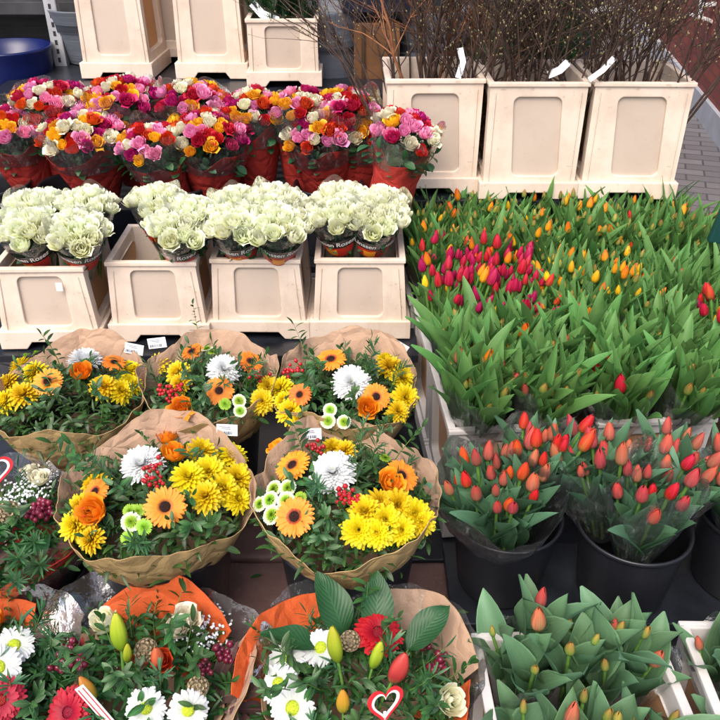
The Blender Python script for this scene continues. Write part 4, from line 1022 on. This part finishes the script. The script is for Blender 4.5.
WB = [ # px, py of the head cluster, z, lean (x, y), turn, n, label
 (22, 205, .78, -.05, .05, .4, 13, 'bunch of white roses at the back left of the leftmost crate'),
 (80, 205, .78, .10, .05, 1.1, 13, 'bunch of white roses at the back right of the leftmost crate'),
 (15, 231, .755, -.08, .42, 2.0, 12, 'bunch of white roses at the front left of the leftmost crate'),
 (68, 232, .755, .10, .42, 2.9, 13, 'bunch of white roses at the front right of the leftmost crate'),
 (150, 201, .79, -.06, .05, .8, 13, 'bunch of white roses at the back of the second crate from the left'),
 (188, 213, .775, .12, .12, 1.9, 12, 'bunch of white roses leaning right in the second crate from the left'),
 (172, 229, .755, .05, .42, 3.3, 13, 'bunch of white roses at the front of the second crate from the left'),
 (232, 203, .785, -.05, .05, 2.4, 12, 'bunch of white roses at the back left of the third crate'),
 (272, 200, .785, .06, .05, .2, 12, 'bunch of white roses at the back right of the third crate'),
 (230, 224, .765, -.1, .40, 0., 13, 'round bunch of white roses at the front left of the third crate'),
 (276, 226, .765, .08, .42, .35, 12, 'round bunch of white roses at the front right of the third crate'),
 (336, 200, .79, -.08, .08, 1.4, 13, 'bunch of white roses at the back left of the crate nearest the tulips'),
 (382, 205, .785, .12, .05, 2.2, 13, 'bunch of white roses at the back right of the crate nearest the tulips'),
 (335, 216, .77, -.14, .32, 5.9, 12, 'bunch of white roses at the front left of the crate nearest the tulips'),
 (376, 218, .77, .1, .38, .1, 14, 'large round bunch of white roses at the front right of the crate nearest the tulips')]
for px, py, z, lx, ly, tu, n, lb in WB:
    p = at(px, py, z)
    white_bunch(p + Vector((0, .065, -.015)), (lx, ly * .75), lb, wg, (tu, n), 1.08)

# ------------------------------------------------------------ mixed rose bunches in wine red paper
mg = 'bunches of mixed colour roses in red paper and clear sleeves'
CK = ['red'] * 6 + ['pink'] * 8 + ['mag'] * 4 + ['yel'] * 5 + ['cream'] * 5 + ['bi'] * 3
def mixed_bunch(px, py, z, Rb, n, lean, label, seed, paper=True):
    p = at(px, py, z); q = random.Random(seed)
    t = thing('mixed_rose_bunch', p, label, 'flower bunch', mg); t.rotation_euler = (lean[1], lean[0], 0); cks = CK[:]; q.shuffle(cks)
    for k in range(n):
        a, r = k * 2.4 + seed, Rb * 1.0 * math.sqrt((k + .4) / n); kk = r / Rb
        d = Vector((math.cos(a) * kk * .8 + q.uniform(-.2, .2), math.sin(a) * kk * .8 + q.uniform(-.2, .2), 1))
        link('rose', pick('rose_' + cks[k % len(cks)]), t, orient((r * math.cos(a), r * math.sin(a), -.03 + .045 * (1 - kk * kk) + q.uniform(-.014, .014)), d, q.random() * 6, q.uniform(.7, .95)))
    for k in range(16):
        a, r = k * 2.4 + 1, Rb * .9 * math.sqrt((k + .5) / 16); kk = r / Rb
        link('leaf', pick('rose_foliage'), t, orient((r * .75 * math.cos(a), r * .75 * math.sin(a), -.115 - .01 * kk + q.uniform(-.02, .0)), (math.cos(a) * (.2 + kk * .5), math.sin(a) * (.2 + kk * .5), 1), q.random() * 6, q.uniform(.75, .95)))
    prof = [(.05, -.32), (.07, -.25), (Rb * .82, -.16), (Rb * .97, -.1), (Rb * 1.06, -.062)]
    me = cone_mb(prof, .03, seed, 64, .03, .01, .015, (0, 1), .001).mesh('red_paper', WR); link('red_paper', me, t)
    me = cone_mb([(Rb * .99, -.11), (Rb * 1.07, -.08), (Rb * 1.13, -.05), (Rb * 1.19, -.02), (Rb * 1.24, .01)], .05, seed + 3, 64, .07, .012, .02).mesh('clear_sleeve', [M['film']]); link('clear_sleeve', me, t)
    return p
MBN = [
 (12, 122, .86, .1, 16, -.05, .25, 'bunch of mixed roses at the left edge of the front row in red paper'),
 (82, 126, .87, .115, 22, 0, .28, 'large bunch of mixed roses between the left edge bunch and the narrow one'),
 (150, 138, .85, .085, 13, -.15, .25, 'narrow bunch of mixed roses low in the front row behind the second white rose crate'),
 (210, 128, .87, .105, 18, .05, .28, 'bunch of mixed roses in the front row just left of the gap'),
 (318, 124, .87, .1, 18, -.1, .28, 'bunch of mixed roses right of the gap in the front row'),
 (362, 122, .865, .085, 15, .05, .3, 'bunch of mixed roses with orange red roses in front, behind the last white rose crate'),
 (408, 128, .95, .075, 12, .2, .2, 'small bunch of mixed roses at the right end leaning towards the branch crate'),
 (50, 96, .93, .1, 17, 0, .1, 'bunch of mixed roses at the left of the back row'),
 (122, 92, .94, .105, 18, 0, .1, 'bunch of mixed roses in the back row below the tall cream crate'),
 (192, 96, .93, .1, 17, 0, .1, 'bunch of mixed roses in the middle of the back row'),
 (250, 106, .91, .095, 15, 0, .15, 'bunch of mixed roses in the back row in front of the crate of pine'),
 (300, 103, .92, .09, 14, 0, .1, 'bunch of mixed roses in the back row beside the dark gap'),
 (345, 104, .92, .09, 14, 0, .1, 'bunch of mixed roses in the back row in front of the big grey pot')]
for i, (px, py, z, Rb, n, lx, ly, lb) in enumerate(MBN): mixed_bunch(px, py, z, Rb * 1.1, int(n * 2.4), (lx, ly * .8), lb, 31 + i)
for k, (px, z) in enumerate(((12, .44), (88, .44), (185, .44), (330, .44), (400, .44))):
    p = at(px, 160, .7); bucket((p.x, 2.60 if k < 4 else 2.5, z if k < 4 else .4), .115 if k < 4 else .07, .24, ('black bucket under the roses at the left edge', 'black bucket under the large mixed rose bunch', 'black bucket under the narrow mixed rose bunches', 'black bucket under the mixed roses right of the gap', 'black bucket under the small rose bunch at the right end')[k], 'black buckets holding the mixed roses')

# ------------------------------------------------------------ tulips
def tulip_bunch(p, lean, n, green, buds, rad, label, group, seed, cat='flower bunch', hs=.2, sleeve=(.045, .085, .2), spread=.55, off=0., fm='film', dz=0., pb=1., bs=1.):
    q = random.Random(seed); t = thing('tulip_bunch', p, label, cat, group); t.rotation_euler = (lean[1], lean[0], 0)
    for k in range(n):
        a, r = k * 2.4 + seed, rad * math.sqrt((k + .35) / n); kk = r / rad
        d = Vector((math.cos(a) * kk * spread + q.uniform(-.07, .07), math.sin(a) * kk * spread + q.uniform(-.07, .07), 1))
        sc = q.uniform(.9, 1.12)
        g = link('tulip', pick(green), t, orient((r * .55 * math.cos(a), r * .55 * math.sin(a), q.uniform(-.012, .012) + off), d, q.random() * 6.3, sc))
        if True:
            c = q.choice(buds) if q.random() < pb else ('grn' if green[3] != 'b' else 'pinkg'); link('bud', pick('bud_' + c), g, T(0, 0, hs - .002 + dz) @ RX(q.uniform(-.15, .15)) @ RZ(q.random() * 6) @ Matrix.Scale(q.uniform(.8, 1.1) * (.72 if c == 'grn' else 1) * bs, 4))
    r0, r1, zt = sleeve
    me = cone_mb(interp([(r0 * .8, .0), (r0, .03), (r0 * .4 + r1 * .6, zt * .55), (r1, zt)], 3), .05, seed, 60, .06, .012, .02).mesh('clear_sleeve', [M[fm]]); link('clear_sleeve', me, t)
    return t
tg = 'bunches of tulips standing in the crates'
ROT = R(4.5)
def grid_pt(x, y): # table of crates turned a little
    x0, y0 = .21, 1.48; dx, dy = x - x0, y - y0
    return x0 + dx * math.cos(ROT) - dy * math.sin(ROT), y0 + dx * math.sin(ROT) + dy * math.cos(ROT)
rows = [(1.655, (.355, .71, 1.055)), (1.99, (.355, .675, .99)), (2.30, (.345, .65, .955))]
spec = {(0, 0): ('tg_near', ['grn'] * 6 + ['pinkg', 'pinkg', 'org'], .8, 'green tulips in the front crate beside the paper bouquets', 0),
        (0, 1): ('tg_near', ['grn'] * 5 + ['red', 'pinkg'], .7, 'green tulips in the front crate above the black buckets', 0),
        (0, 2): ('tg_field', ['mag', 'red', 'grn'], .5, 'tulips in the front crate at the right edge', 0),
        (1, 0): ('tg_mag', ['mag'] * 14 + ['red', 'yel', 'org'], .95, 'magenta red tulips in the middle crate', 0),
        (1, 1): ('tg_field', ['org', 'org', 'yel', 'grn'], .8, 'small orange budded tulips in the crate beside the magenta ones', .06),
        (1, 2): ('tg_field', ['red', 'grn', 'grn', 'pinkg'], .45, 'green tulips in the middle row crate at the right edge', 0),
        (2, 0): ('tg_field', ['yel', 'org', 'grn', 'grn'], .5, 'yellow budded tulips in the back crate behind the magenta ones', .05),
        (2, 2): ('tg_field', ['org', 'grn', 'red', 'grn'], .5, 'sparse budded tulips in the back crate beside the grey pavement', .04),
        (2, 1): ('tg_field', ['org', 'org', 'yel', 'grn'], .6, 'orange budded tulips in the crate just below the bare branches', .06)}
k_ = 0
for ri, (yc, xs) in enumerate(rows):
    for ci, xc in enumerate(xs):
        gr, bd, pb, lb, dz = spec[(ri, ci)]; x, y = grid_pt(xc, yc)
        crate('tulip', (x, y, .133), ROT, 'white crate holding ' + lb.replace(' in the front crate', ' in front').replace(' in the middle crate', ' in the middle').replace(' crate', ''), 'crates of the tulip field', True)
        for bi in (-1, 1):
            for bj in (-1, 0, 1):
                k_ += 1; bx, by = grid_pt(xc + bi * .07, yc + bj * .1)
                tz = (.385 + (.055 if ri == 2 else 0)) if gr != 'tg_mag' else .375
                fd = -.0 if ri or bj > -1 else -.0
                b2 = bd
                if (ri, ci) == (0, 2): b2 = ['mag', 'mag', 'red', 'yel'] if bi < 0 and bj > -1 else bd
                if (ri, ci) == (0, 1) and bi < 0 and bj == 0: b2 = ['red', 'grn']
                pos = ('front', 'middle', 'back')[bj + 1] + (' left', ' right')[bi > 0]
                tulip_bunch((bx, by, tz + fd), ((.09 if ci == 0 and bi < 0 else bi * .1), .12 if bj == -1 else .03), 18 if b2[0] == 'mag' else 17, 'tg_mag' if b2[0] == 'mag' else gr, b2, .06, pos + ' bunch of ' + lb, lb, 100 + k_ * 3,
                            sleeve=(.05, .088, .15) if ri else (.05, .094, .18), spread=.27 if ri else .25, dz=dz - (.0 if b2[0] == 'mag' else .02), pb=1. if b2[0] == 'mag' else .5 if 'red' == b2[0] and ci == 1 and ri == 0 else pb * .75, hs=.26 if (gr == 'tg_mag' or b2[0] == 'mag') else .2, fm='film', bs=.84 if b2[0] == 'mag' else 1. if ri == 0 else .7)
# black buckets of coral tulips
BK = [((.318, 1.295), 'black bucket of coral tulips nearest the paper bouquets'), ((.585, 1.262), 'black bucket of coral tulips with room left at its right side'), ((.86, 1.30), 'black bucket of tulips cut by the right edge')]
for (x, y), lb in BK: bucket((x, y, .203), .118, .2, lb, 'black buckets of coral tulips')
tb = 'bunches of coral tulips in the black buckets'; CO = ['coral', 'coral', 'coral', 'red', 'pinkg']
def bb(x, y, lean, n, lb, seed, zz=.38, rad=.07, sl=(.05, .12, .22), buds=CO):
    tulip_bunch((x, y, zz), lean, n, 'tg_blue', buds, rad, lb, tb, seed, hs=.2, sleeve=sl, spread=.25, pb=.85, bs=.92)
bb(.30, 1.265, (-.06, .06), 24, 'wide bunch of coral tulips filling the first black bucket', 501, .325, .085, (.07, .145, .2))
bb(.375, 1.34, (.12, .0), 12, 'bunch of bright red coral tulips at the back of the first black bucket', 502, .35, .055, (.05, .1, .2), ['red', 'red', 'coral'])
bb(.58, 1.225, (.0, .05), 11, 'narrow upright bunch of coral tulips at the front of the second black bucket', 503, .335, .055, (.045, .095, .23))
bb(.535, 1.31, (-.22, -.02), 12, 'bunch of coral tulips leaning left in the second black bucket', 504, .335, .06, (.05, .1, .21))
bb(.64, 1.32, (.2, .05), 12, 'bunch of coral tulips leaning right in the second black bucket', 505, .335, .06, (.05, .1, .21))
bb(.84, 1.28, (-.1, .06), 14, 'bunch of coral tulips in the bucket at the right edge', 506, .33, .07, (.05, .12, .2))
# front crates of broad leaved tulips
c0 = at(592, 706, .37)
crate('front', (c0.x, c0.y + .03, .003), R(2), 'front crate of broad leaved tulips right of the front bouquets', 'front crates of tulips', True)
crate('front', (c0.x + .40, c0.y + .05, .003), R(-1), 'front crate of tulips cut by the lower right corner', 'front crates of tulips', True)
k_ = 0
for cx, lb in ((c0.x, 'front crate of broad leaved tulips'), (c0.x + .40, 'front crate in the lower right corner')):
    for bi in (-1, 0, 1):
        for bj in (-1, 1):
            k_ += 1
            tulip_bunch((cx + bi * .09, c0.y + .045 + bj * .075, .185 + .03 * bj), (bi * .08, .0), 5, 'tg_front', ['coral', 'pinkg', 'pinkg', 'grn', 'pinkg'], .055, ('left', 'middle', 'right')[bi + 1] + (' near', ' far')[bj > 0] + ' bunch in the ' + lb, 'tulips in the ' + lb, 700 + k_ * 7, hs=.17, sleeve=(.05, .085, .13), spread=.26, pb=.5, fm='film', bs=.9)
# ------------------------------------------------------------ crates of bare branches
def bark(name, a, b): 
    n = NT(name); f = n.noise(40, 3); c = n.ramp(f, [(.3, a), (.7, b)]); c = n.hsv(c, None, n.math('ADD', .75, n.math('MULTIPLY', n.rand(), .5))); return n.fin(n.bsdf(c, .6, .35))
M['bark_d'] = bark('dark_bark', (.04, .025, .02), (.1, .06, .045)); M['bark_r'] = bark('red_brown_bark', (.16, .06, .03), (.28, .12, .055)); M['catkin'] = simple('pale_catkin', (.28, .24, .12), .7, .2, rnd=.4)
def branch_mb(seed, L=.85, r0=.005, shoots=10, curl=.12, buds=True, thick=False):
    q = random.Random(seed); mb = MB()
    def grow(p, d, L, r, lev):
        n = 9 if lev == 0 else 6; pts = [p.copy()]; dd = d.copy(); rr = [r]
        for i in range(n):
            dd = (dd + Vector((q.uniform(-1, 1), q.uniform(-1, 1), q.uniform(-.5, .6))) * curl * (1.3 if lev else .25 if i < 4 else 1.2)).normalized(); pts.append(pts[-1] + dd * L / n); rr.append(r * (1 - .75 * (i + 1) / n))
        mb.tube(pts, rr, 5 if lev == 0 else 4, 0)
        if buds:
            for i in range(2 if lev == 0 else 0, n):
                if q.random() < .3:
                    c = pts[i].lerp(pts[i + 1], q.random()); a = Vector((q.uniform(-1, 1), q.uniform(-1, 1), .6)).normalized()
                    mb.ball(c + a * .003, q.uniform(.0018, .003), 1, 5, 4, (1, 1, 1.5))
        if lev < 2:
            for k in range(shoots if lev == 0 else q.randint(1, 3)):
                i = q.randint(4 if lev == 0 else 1, n - 1); a = Vector((q.uniform(-1, 1), q.uniform(-1, 1), 0)).normalized()
                grow(pts[i], (dd * .4 + d * .4 + a * .6).normalized(), L * q.uniform(.28, .5), rr[i] * .6, lev + 1)
    grow(Vector((0, 0, 0)), Vector((0, 0, 1)), L, r0, 0); return mb
variants('br_pussy', lambda s: branch_mb(s, .85, .005, 12, .17), [M['bark_d'], M['catkin']], 5)
variants('br_dark', lambda s: branch_mb(s + 50, .8, .0072, 10, .12, False), [M['bark_d'], M['catkin']], 3)
variants('br_red', lambda s: branch_mb(s + 90, .75, .0078, 9, .3, False), [M['bark_r'], M['catkin']], 3)
BR = [(430, 196, 'crate of dark and red brown contorted branches beside the mixed roses', 'cream crate of bare branches nearest the mixed roses'), (528, 200.5, 'fine branches with pale catkins standing in the middle branch crate', 'middle cream crate of bare branches'), (628, 200.5, 'fine branches with pale catkins standing in the crate nearest the pavement', 'cream crate of bare branches nearest the grey pavement')]
for i, (px, py, lb, cl) in enumerate(BR):
    p = at(px, py, .693); c = crate('branch', (p.x, p.y + .18, .693), R((1, 0, -1.5)[i]), cl, 'cream crates of bare branches')
    if i == 0: lb = 'dark and red brown contorted branches standing in the crate beside the mixed roses'
    q = random.Random(60 + i)
    for b in range(2):
        t = thing('branch_bundle', (p.x + (-.06, .06)[b], p.y + .18, .715), lb + (', left bundle' if b == 0 else ', right bundle'), 'branches', 'bundles of bare branches')
        for k in range(20 if i else 17):
            a, r = k * 2.4, .07 * math.sqrt((k + .5) / 17)
            key = 'br_pussy' if i else q.choice(('br_dark', 'br_dark', 'br_red') if b else ('br_red', 'br_dark', 'br_pussy'))
            d = Vector((math.cos(a) * .34 + (-.12, .12)[b] + q.uniform(-.12, .12), math.sin(a) * .2 + q.uniform(-.1, .05), 1))
            link('branch', pick(key), t, orient((r * .6 * math.cos(a), r * .8 * math.sin(a), 0), d, q.random() * 6, q.uniform(.8, 1.05)))
        mb = MB(); mb.lathe([(.062, .30), (.066, .31), (.062, .32)], 20, 0); 
    # care tags on paper tape
def tape(pts, wd, label, nm='paper_tag'):
    mb = MB(); P = []
    pts = [Vector(p) for p in pts]
    for i, p in enumerate(pts):
        d = (pts[min(i + 1, len(pts) - 1)] - pts[max(0, i - 1)]).normalized(); s_ = d.cross(Vector((0, -1, .3))).normalized() * wd / 2; nrm = d.cross(s_).normalized() * .0006
        P.append([tuple(p - s_ - nrm), tuple(p + s_ - nrm), tuple(p + s_ + nrm), tuple(p - s_ + nrm)])
    mb.grid(P, 0, None, True); tag(link(nm, mb.mesh(nm, [M['tape_w']], False)), label, 'tag')
tape([at_y(460, 48, 2.5), at_y(463, 62, 2.47), at_y(458, 78, 2.46)], .018, 'white paper tag hanging in the branches beside the mixed roses')
tape([at_y(548, 75, 2.45), at_y(560, 70, 2.43), at_y(568, 62, 2.44)], .022, 'white paper tag lying on the middle branch crate')
tape([at_y(589, 80, 2.41), at_y(603, 70, 2.4), at_y(614, 58, 2.42)], .016, 'long white paper tag twisted between the two pale branch crates')
tape([at_y(590, 12, 2.6), at_y(605, 8, 2.6), at_y(618, 10, 2.6)], .014, 'white paper tag high among the branches')
# ------------------------------------------------------------ back of the stall
hc = 'tall cream crates at the back of the stall'
p = at(119, 79, .883); crate('high', (p.x, p.y + .15, .883), R(-2), 'tall cream crate at the back left, beside the metal upright', hc)
p = at(213, 79, .883); crate('high', (p.x, p.y + .15, .883), R(-1), 'tall cream crate at the back beside the crate of pine', hc)
p = at(176, 64, .883); crate('high', (p.x, p.y + .17, .883), 0, 'tall cream crate half hidden between the two front ones', hc)
CR['pine'] = crate_meshes(.28, .28, .235, .9, .93, .05)
p = at(284, 87, .883); crate('pine', (p.x, p.y + .14, .883), R(1), 'short cream crate holding green pine sprigs', 'short cream crates'); pc = Vector((p.x, p.y + .14, .9))
M['pine'] = leafm('pine_needle', (.015, .06, .02), (.03, .11, .035))
def pine_mb(seed):
    q = random.Random(seed); mb = MB(); pts = [Vector((q.uniform(-.01, .01) * i, q.uniform(-.01, .01) * i, i * .07)) for i in range(7)]; mb.tube(pts, .003, 5, 1)
    for k in range(330):
        t = q.uniform(.6, 5.99); p_ = pts[int(t)].lerp(pts[int(t) + 1], t % 1)
        blade(mb, T(*p_) @ RZ(q.random() * 6.3), .045, .0032, p_leaf, R(q.uniform(40, 70)), R(q.uniform(40, 70)), .2, 2, 1, 0, q.random())
    return mb
variants('pine', pine_mb, [M['pine'], M['bark_d']], 3)
t = thing('pine_bundle', pc, 'dark green pine sprigs standing in the short cream crate', 'greenery')
for k in range(34):
    a, r = k * 2.4, .11 * math.sqrt(k / 34) * .6; link('pine_sprig', pick('pine'), t, orient((r * math.cos(a), r * math.sin(a), .02), (math.cos(a) * .4 * r / .11, math.sin(a) * .3 * r / .11 - .05, 1), rng.random() * 6, rng.uniform(.8, 1.1)))
tape([at_y(252, 3, 3.15), at_y(262, 14, 3.1), at_y(278, 21, 3.08)], .028, 'white paper tape curling out of the pine crate')
def pot(p, prof, mt, name, label, cat='plant pot'):
    mb = MB(); mb.lathe(prof, 48, 0, capb=True); return tag(link(name, mb.mesh(name, [mt]), None, T(*p)), label, cat)
def zinc(name, col):
    n = NT(name); mp = n.n('ShaderNodeMapping'); n.l(n.obj(), mp.inputs[0]); mp.inputs['Scale'].default_value = (4, 4, 130)
    f = n.noise(1, 3, mp.outputs[0]); c = n.ramp(f, [(.3, tuple(x * .8 for x in col)), (.7, tuple(x * 1.15 for x in col))]); return n.fin(n.bsdf(c, .5, .4, n.bump(f, .5, .003)))
Z1 = zinc('grey_ribbed_pot', (.12, .135, .165)); BL = simple('blue_glaze', (.004, .009, .07), .3, .4, 5, .3)
def pprof(r, h, tp): return [(r * tp, 0), (r * (tp * .5 + .5), h * .5), (r, h * .97), (r * 1.02, h), (r * .95, h), (r * .9, h * .6), (.001, h * .3)]
e = at_y(4, 46, 3.35); pot((e.x, e.y, .763), [(.12, 0), (.155, .06), (.172, .14), (.175, e.z - .785), (.182, e.z - .77), (.182, e.z - .763), (.168, e.z - .763), (.16, e.z - .8), (.001, .06)], BL, 'blue_pot', 'round dark blue glazed pot at the far left of the stall')
e = at_y(86, 6, 3.55); pot((e.x, e.y, .883), pprof(.16, e.z - .883, .66), Z1, 'grey_pot', 'grey ribbed pot behind the tall cream crate at the left')
e = at_y(327, 6, 3.35); pot((e.x, e.y, .74), pprof(.155, e.z - .74, .72), Z1, 'grey_pot', 'tall grey ribbed pot between the pine crate and the brown box')
e = at_y(430, 40, 3.4); pot((e.x, e.y, .75), pprof(.16, .36, .72), Z1, 'grey_pot', 'grey pot seen behind the red brown branches')
mb = MB()
a = at_y(355, 24, 3.2); b = at_y(394, 24, 3.2)
mb.box(((a.x + b.x) / 2 + .01, 3.3, (a.z + .75) / 2), (b.x - a.x + .03, .16, a.z - .75)); t = link('brown_box', bevelled(mb, 'brown_box', [simple('brown_wood', (.13, .06, .025), .5, .4, 9, .4, .2)], .004)); tag(t, 'tall brown wooden box behind the mixed roses', 'box')
mb = MB(); mb.box((0, 0, 0), (.012, .01, a.z - .77)); link('batten', mb.mesh('batten', [simple('dark_batten', (.05, .025, .012), .6)], False), t, T(a.x + .03, 3.213, (a.z + .75) / 2))
a = at_y(342, 19, 3.05); b = at_y(412, 19, 3.05)
mb = MB(); w_ = b.x - a.x; P = [[(sx * (w_ / 2 + z * .12), sy * (.1 + z * .1), z) for sx, sy in ((-1, -1), (1, -1), (1, 1), (-1, 1))] for z in (0, .3)]; mb.grid(P, 0, None, True); mb.add(P[0], [(3, 2, 1, 0)]); Q = [[(sx * (w_ / 2 + z * .12 - .015), sy * (.1 + z * .1 - .015), z) for sx, sy in ((-1, -1), (1, -1), (1, 1), (-1, 1))] for z in (.3, .2)]; mb.grid([P[1], Q[0], Q[1]], 0, None, True); mb.add(Q[1], [(0, 1, 2, 3)])
pl = link('navy_planter', mb.mesh('navy_planter', [simple('navy_glaze', (.012, .018, .035), .3, .5)], False), None, T((a.x + b.x) / 2, 3.3, a.z)); tag(pl, 'square navy planter standing on the brown wooden box', 'plant pot')
# perforated metal upright and shelf
e = at_y(55, 35, 3.45)
t = thing('metal_upright', (e.x, e.y, 0), 'perforated grey metal upright beside the blue pot', 'shelf post'); mt = simple('grey_steel', (.4, .41, .44), .45, .5, 20, .15, metal=.3)
mb = MB(); mb.box((0, 0, 1.1), (.045, .003, 2.2)); mb.box((.0240, .02, 1.1), (.003, .04, 2.2)); link('angle_bar', mb.mesh('angle_bar', [mt], False), t)
mb = MB()
for k in range(70): mb.box((0, -.0021, .8 + k * .034), (.011, .0012, .019))
tag(link('slot', bevelled(mb, 'slot', [simple('slot_dark', (.02, .02, .022), .8)], .002, weld=False), t), kind=None)
t = thing('metal_shelf', (-1.75, 3.8, 0), 'dark grey metal shelf behind the blue pot at the far left', 'shelf')
for z in (1.08, 1.42):
    mb = MB(); mb.box((0, 0, z), (1.4, .45, .05)); link('shelf_board', bevelled(mb, 'shelf_board', [simple('shelf_grey', (.045, .045, .05), .6, .3, 10, .3)], .003), t)
for s in (-1, 1):
    mb = MB(); mb.box((s * .68, .2, .8), (.04, .04, 1.6)); link('post', mb.mesh('post', [mt], False), t)
# stall post, conifers, cabinet behind the branches
e = at_y(585, 30, 3.5); mb = MB(); mb.box((0, 0, 1.2), (.06, .06, 2.4)); tag(link('stall_post', bevelled(mb, 'stall_post', [simple('navy_post', (.03, .035, .06), .4)], .004), None, T(e.x, e.y, 0)), 'dark navy square post behind the branch crates', 'post')
e = at_y(500, 30, 3.7); mb = MB(); mb.box((0, 0, .6), (.75, .5, 1.2)); t = link('dark_cabinet', bevelled(mb, 'dark_cabinet', [simple('dark_cabinet', (.03, .035, .04), .5, .4, 8, .3)], .01), None, T(e.x, 3.75, 0)); tag(t, 'dark low cabinet behind the branches', 'cabinet')
mb = MB(); mb.box((0, 0, 0), (.33, .012, .7)); link('door', bevelled(mb, 'door', [simple('cabinet_door', (.11, .06, .03), .5, .4, 8, .3)], .003), t, T(-.19, -.257, .75))
def conifer(px, py, Y, s, label):
    e = at_y(px, py, Y); t = thing('potted_conifer', (e.x, e.y, 0), label, 'plant')
    mb = MB(); mb.lathe([(.09, .4), (.13, .7), (.135, .7), (.12, .69), (.001, .66)], 24, 0, capb=True); link('pot', mb.mesh('pot', [M['black']]), t)
    mb = MB(); mb.lathe([(.09, 0), (.09, .399)], 24, 0, capb=True, capt=True); link('pot_stand', mb.mesh('pot_stand', [M['board']]), t)
    for k in range(60):
        f = k / 60; a = k * 2.4; link('pine_sprig', pick('pine'), t, orient((0, 0, .7 + .5 * f * s), (math.cos(a) * (1.1 - f), math.sin(a) * (1.1 - f), .5 + f), rng.random() * 6, s * (.85 - .4 * f)))
conifer(565, 30, 3.25, 1.0, 'dark green potted conifer seen through the branches near the navy post')
conifer(525, 30, 3.3, .9, 'smaller dark green potted conifer left of the other one behind the branches')
# white bent bracket on the wall side, at the upper right corner
e = at_y(704, 14, 6.2); t = thing('white_bracket', e, 'white metal bracket in the upper right corner before the brick wall', 'bracket'); WM = simple('white_metal', (.75, .76, .78), .4)
for (x0, z0, x1, z1) in ((-.06, .0, .02, -.02), (-.02, .08, -.01, -.02), (.02, -.02, .14, -.08), (-.02, .03, .1, .05)):
    mb = MB(); d = Vector((x1 - x0, 0, z1 - z0)); mb.box((0, 0, d.length / 2), (.03, .012, d.length)); link('bar', bevelled(mb, 'bar', [WM], .002), t, orient((x0, (x0 + z0) * .1, z0), d))
t.scale = (1.75, 1.75, 1.75)
# dark green strap-like label holder at the right edge
e = at(727, 215, .75); mb = MB(); mb.box((0, 0, 0), (.05, .02, .17)); tag(link('green_price_holder', bevelled(mb, 'green_price_holder', [simple('dark_green_plastic', (.01, .05, .045), .3)], .005), None, T(*e) @ RY(.15)), 'dark green plastic holder standing among the tulips at the right edge', 'sign holder')

# a few fallen leaves and petals on the boards and slabs
for k, (px, py, z, key, lb) in enumerate(((455, 612, .202, 'l', 'small green leaf fallen on the wet black board'), (566, 605, .202, 'p', 'yellow petal fallen between the two black buckets'), (262, 575, .123, 'l', 'green leaf fallen on the brown slabs between the lower bouquets'), (118, 600, .123, 'p', 'yellow petal fallen on the brown slab at the left'), (280, 545, .123, 'l', 'small leaf on the brown slab beside the lower right bouquet'), (415, 560, .123, 'p', 'yellow petal on the brown slab near the first black bucket'))):
    e = at(px, py, z + .002); mb = MB(); blade(mb, T(0, 0, 0), .03 if key == 'l' else .02, .011, p_oval, R(12), R(-14), .2, 5, 3, 0, .6)
    nm = 'fallen_leaf' if key == 'l' else 'fallen_petal'
    tag(link(nm, mb.mesh(nm, [M['leaf'] if key == 'l' else M['m_yel']]), None, T(*e) @ RZ(k * 1.7)), lb, 'leaf' if key == 'l' else 'petal')
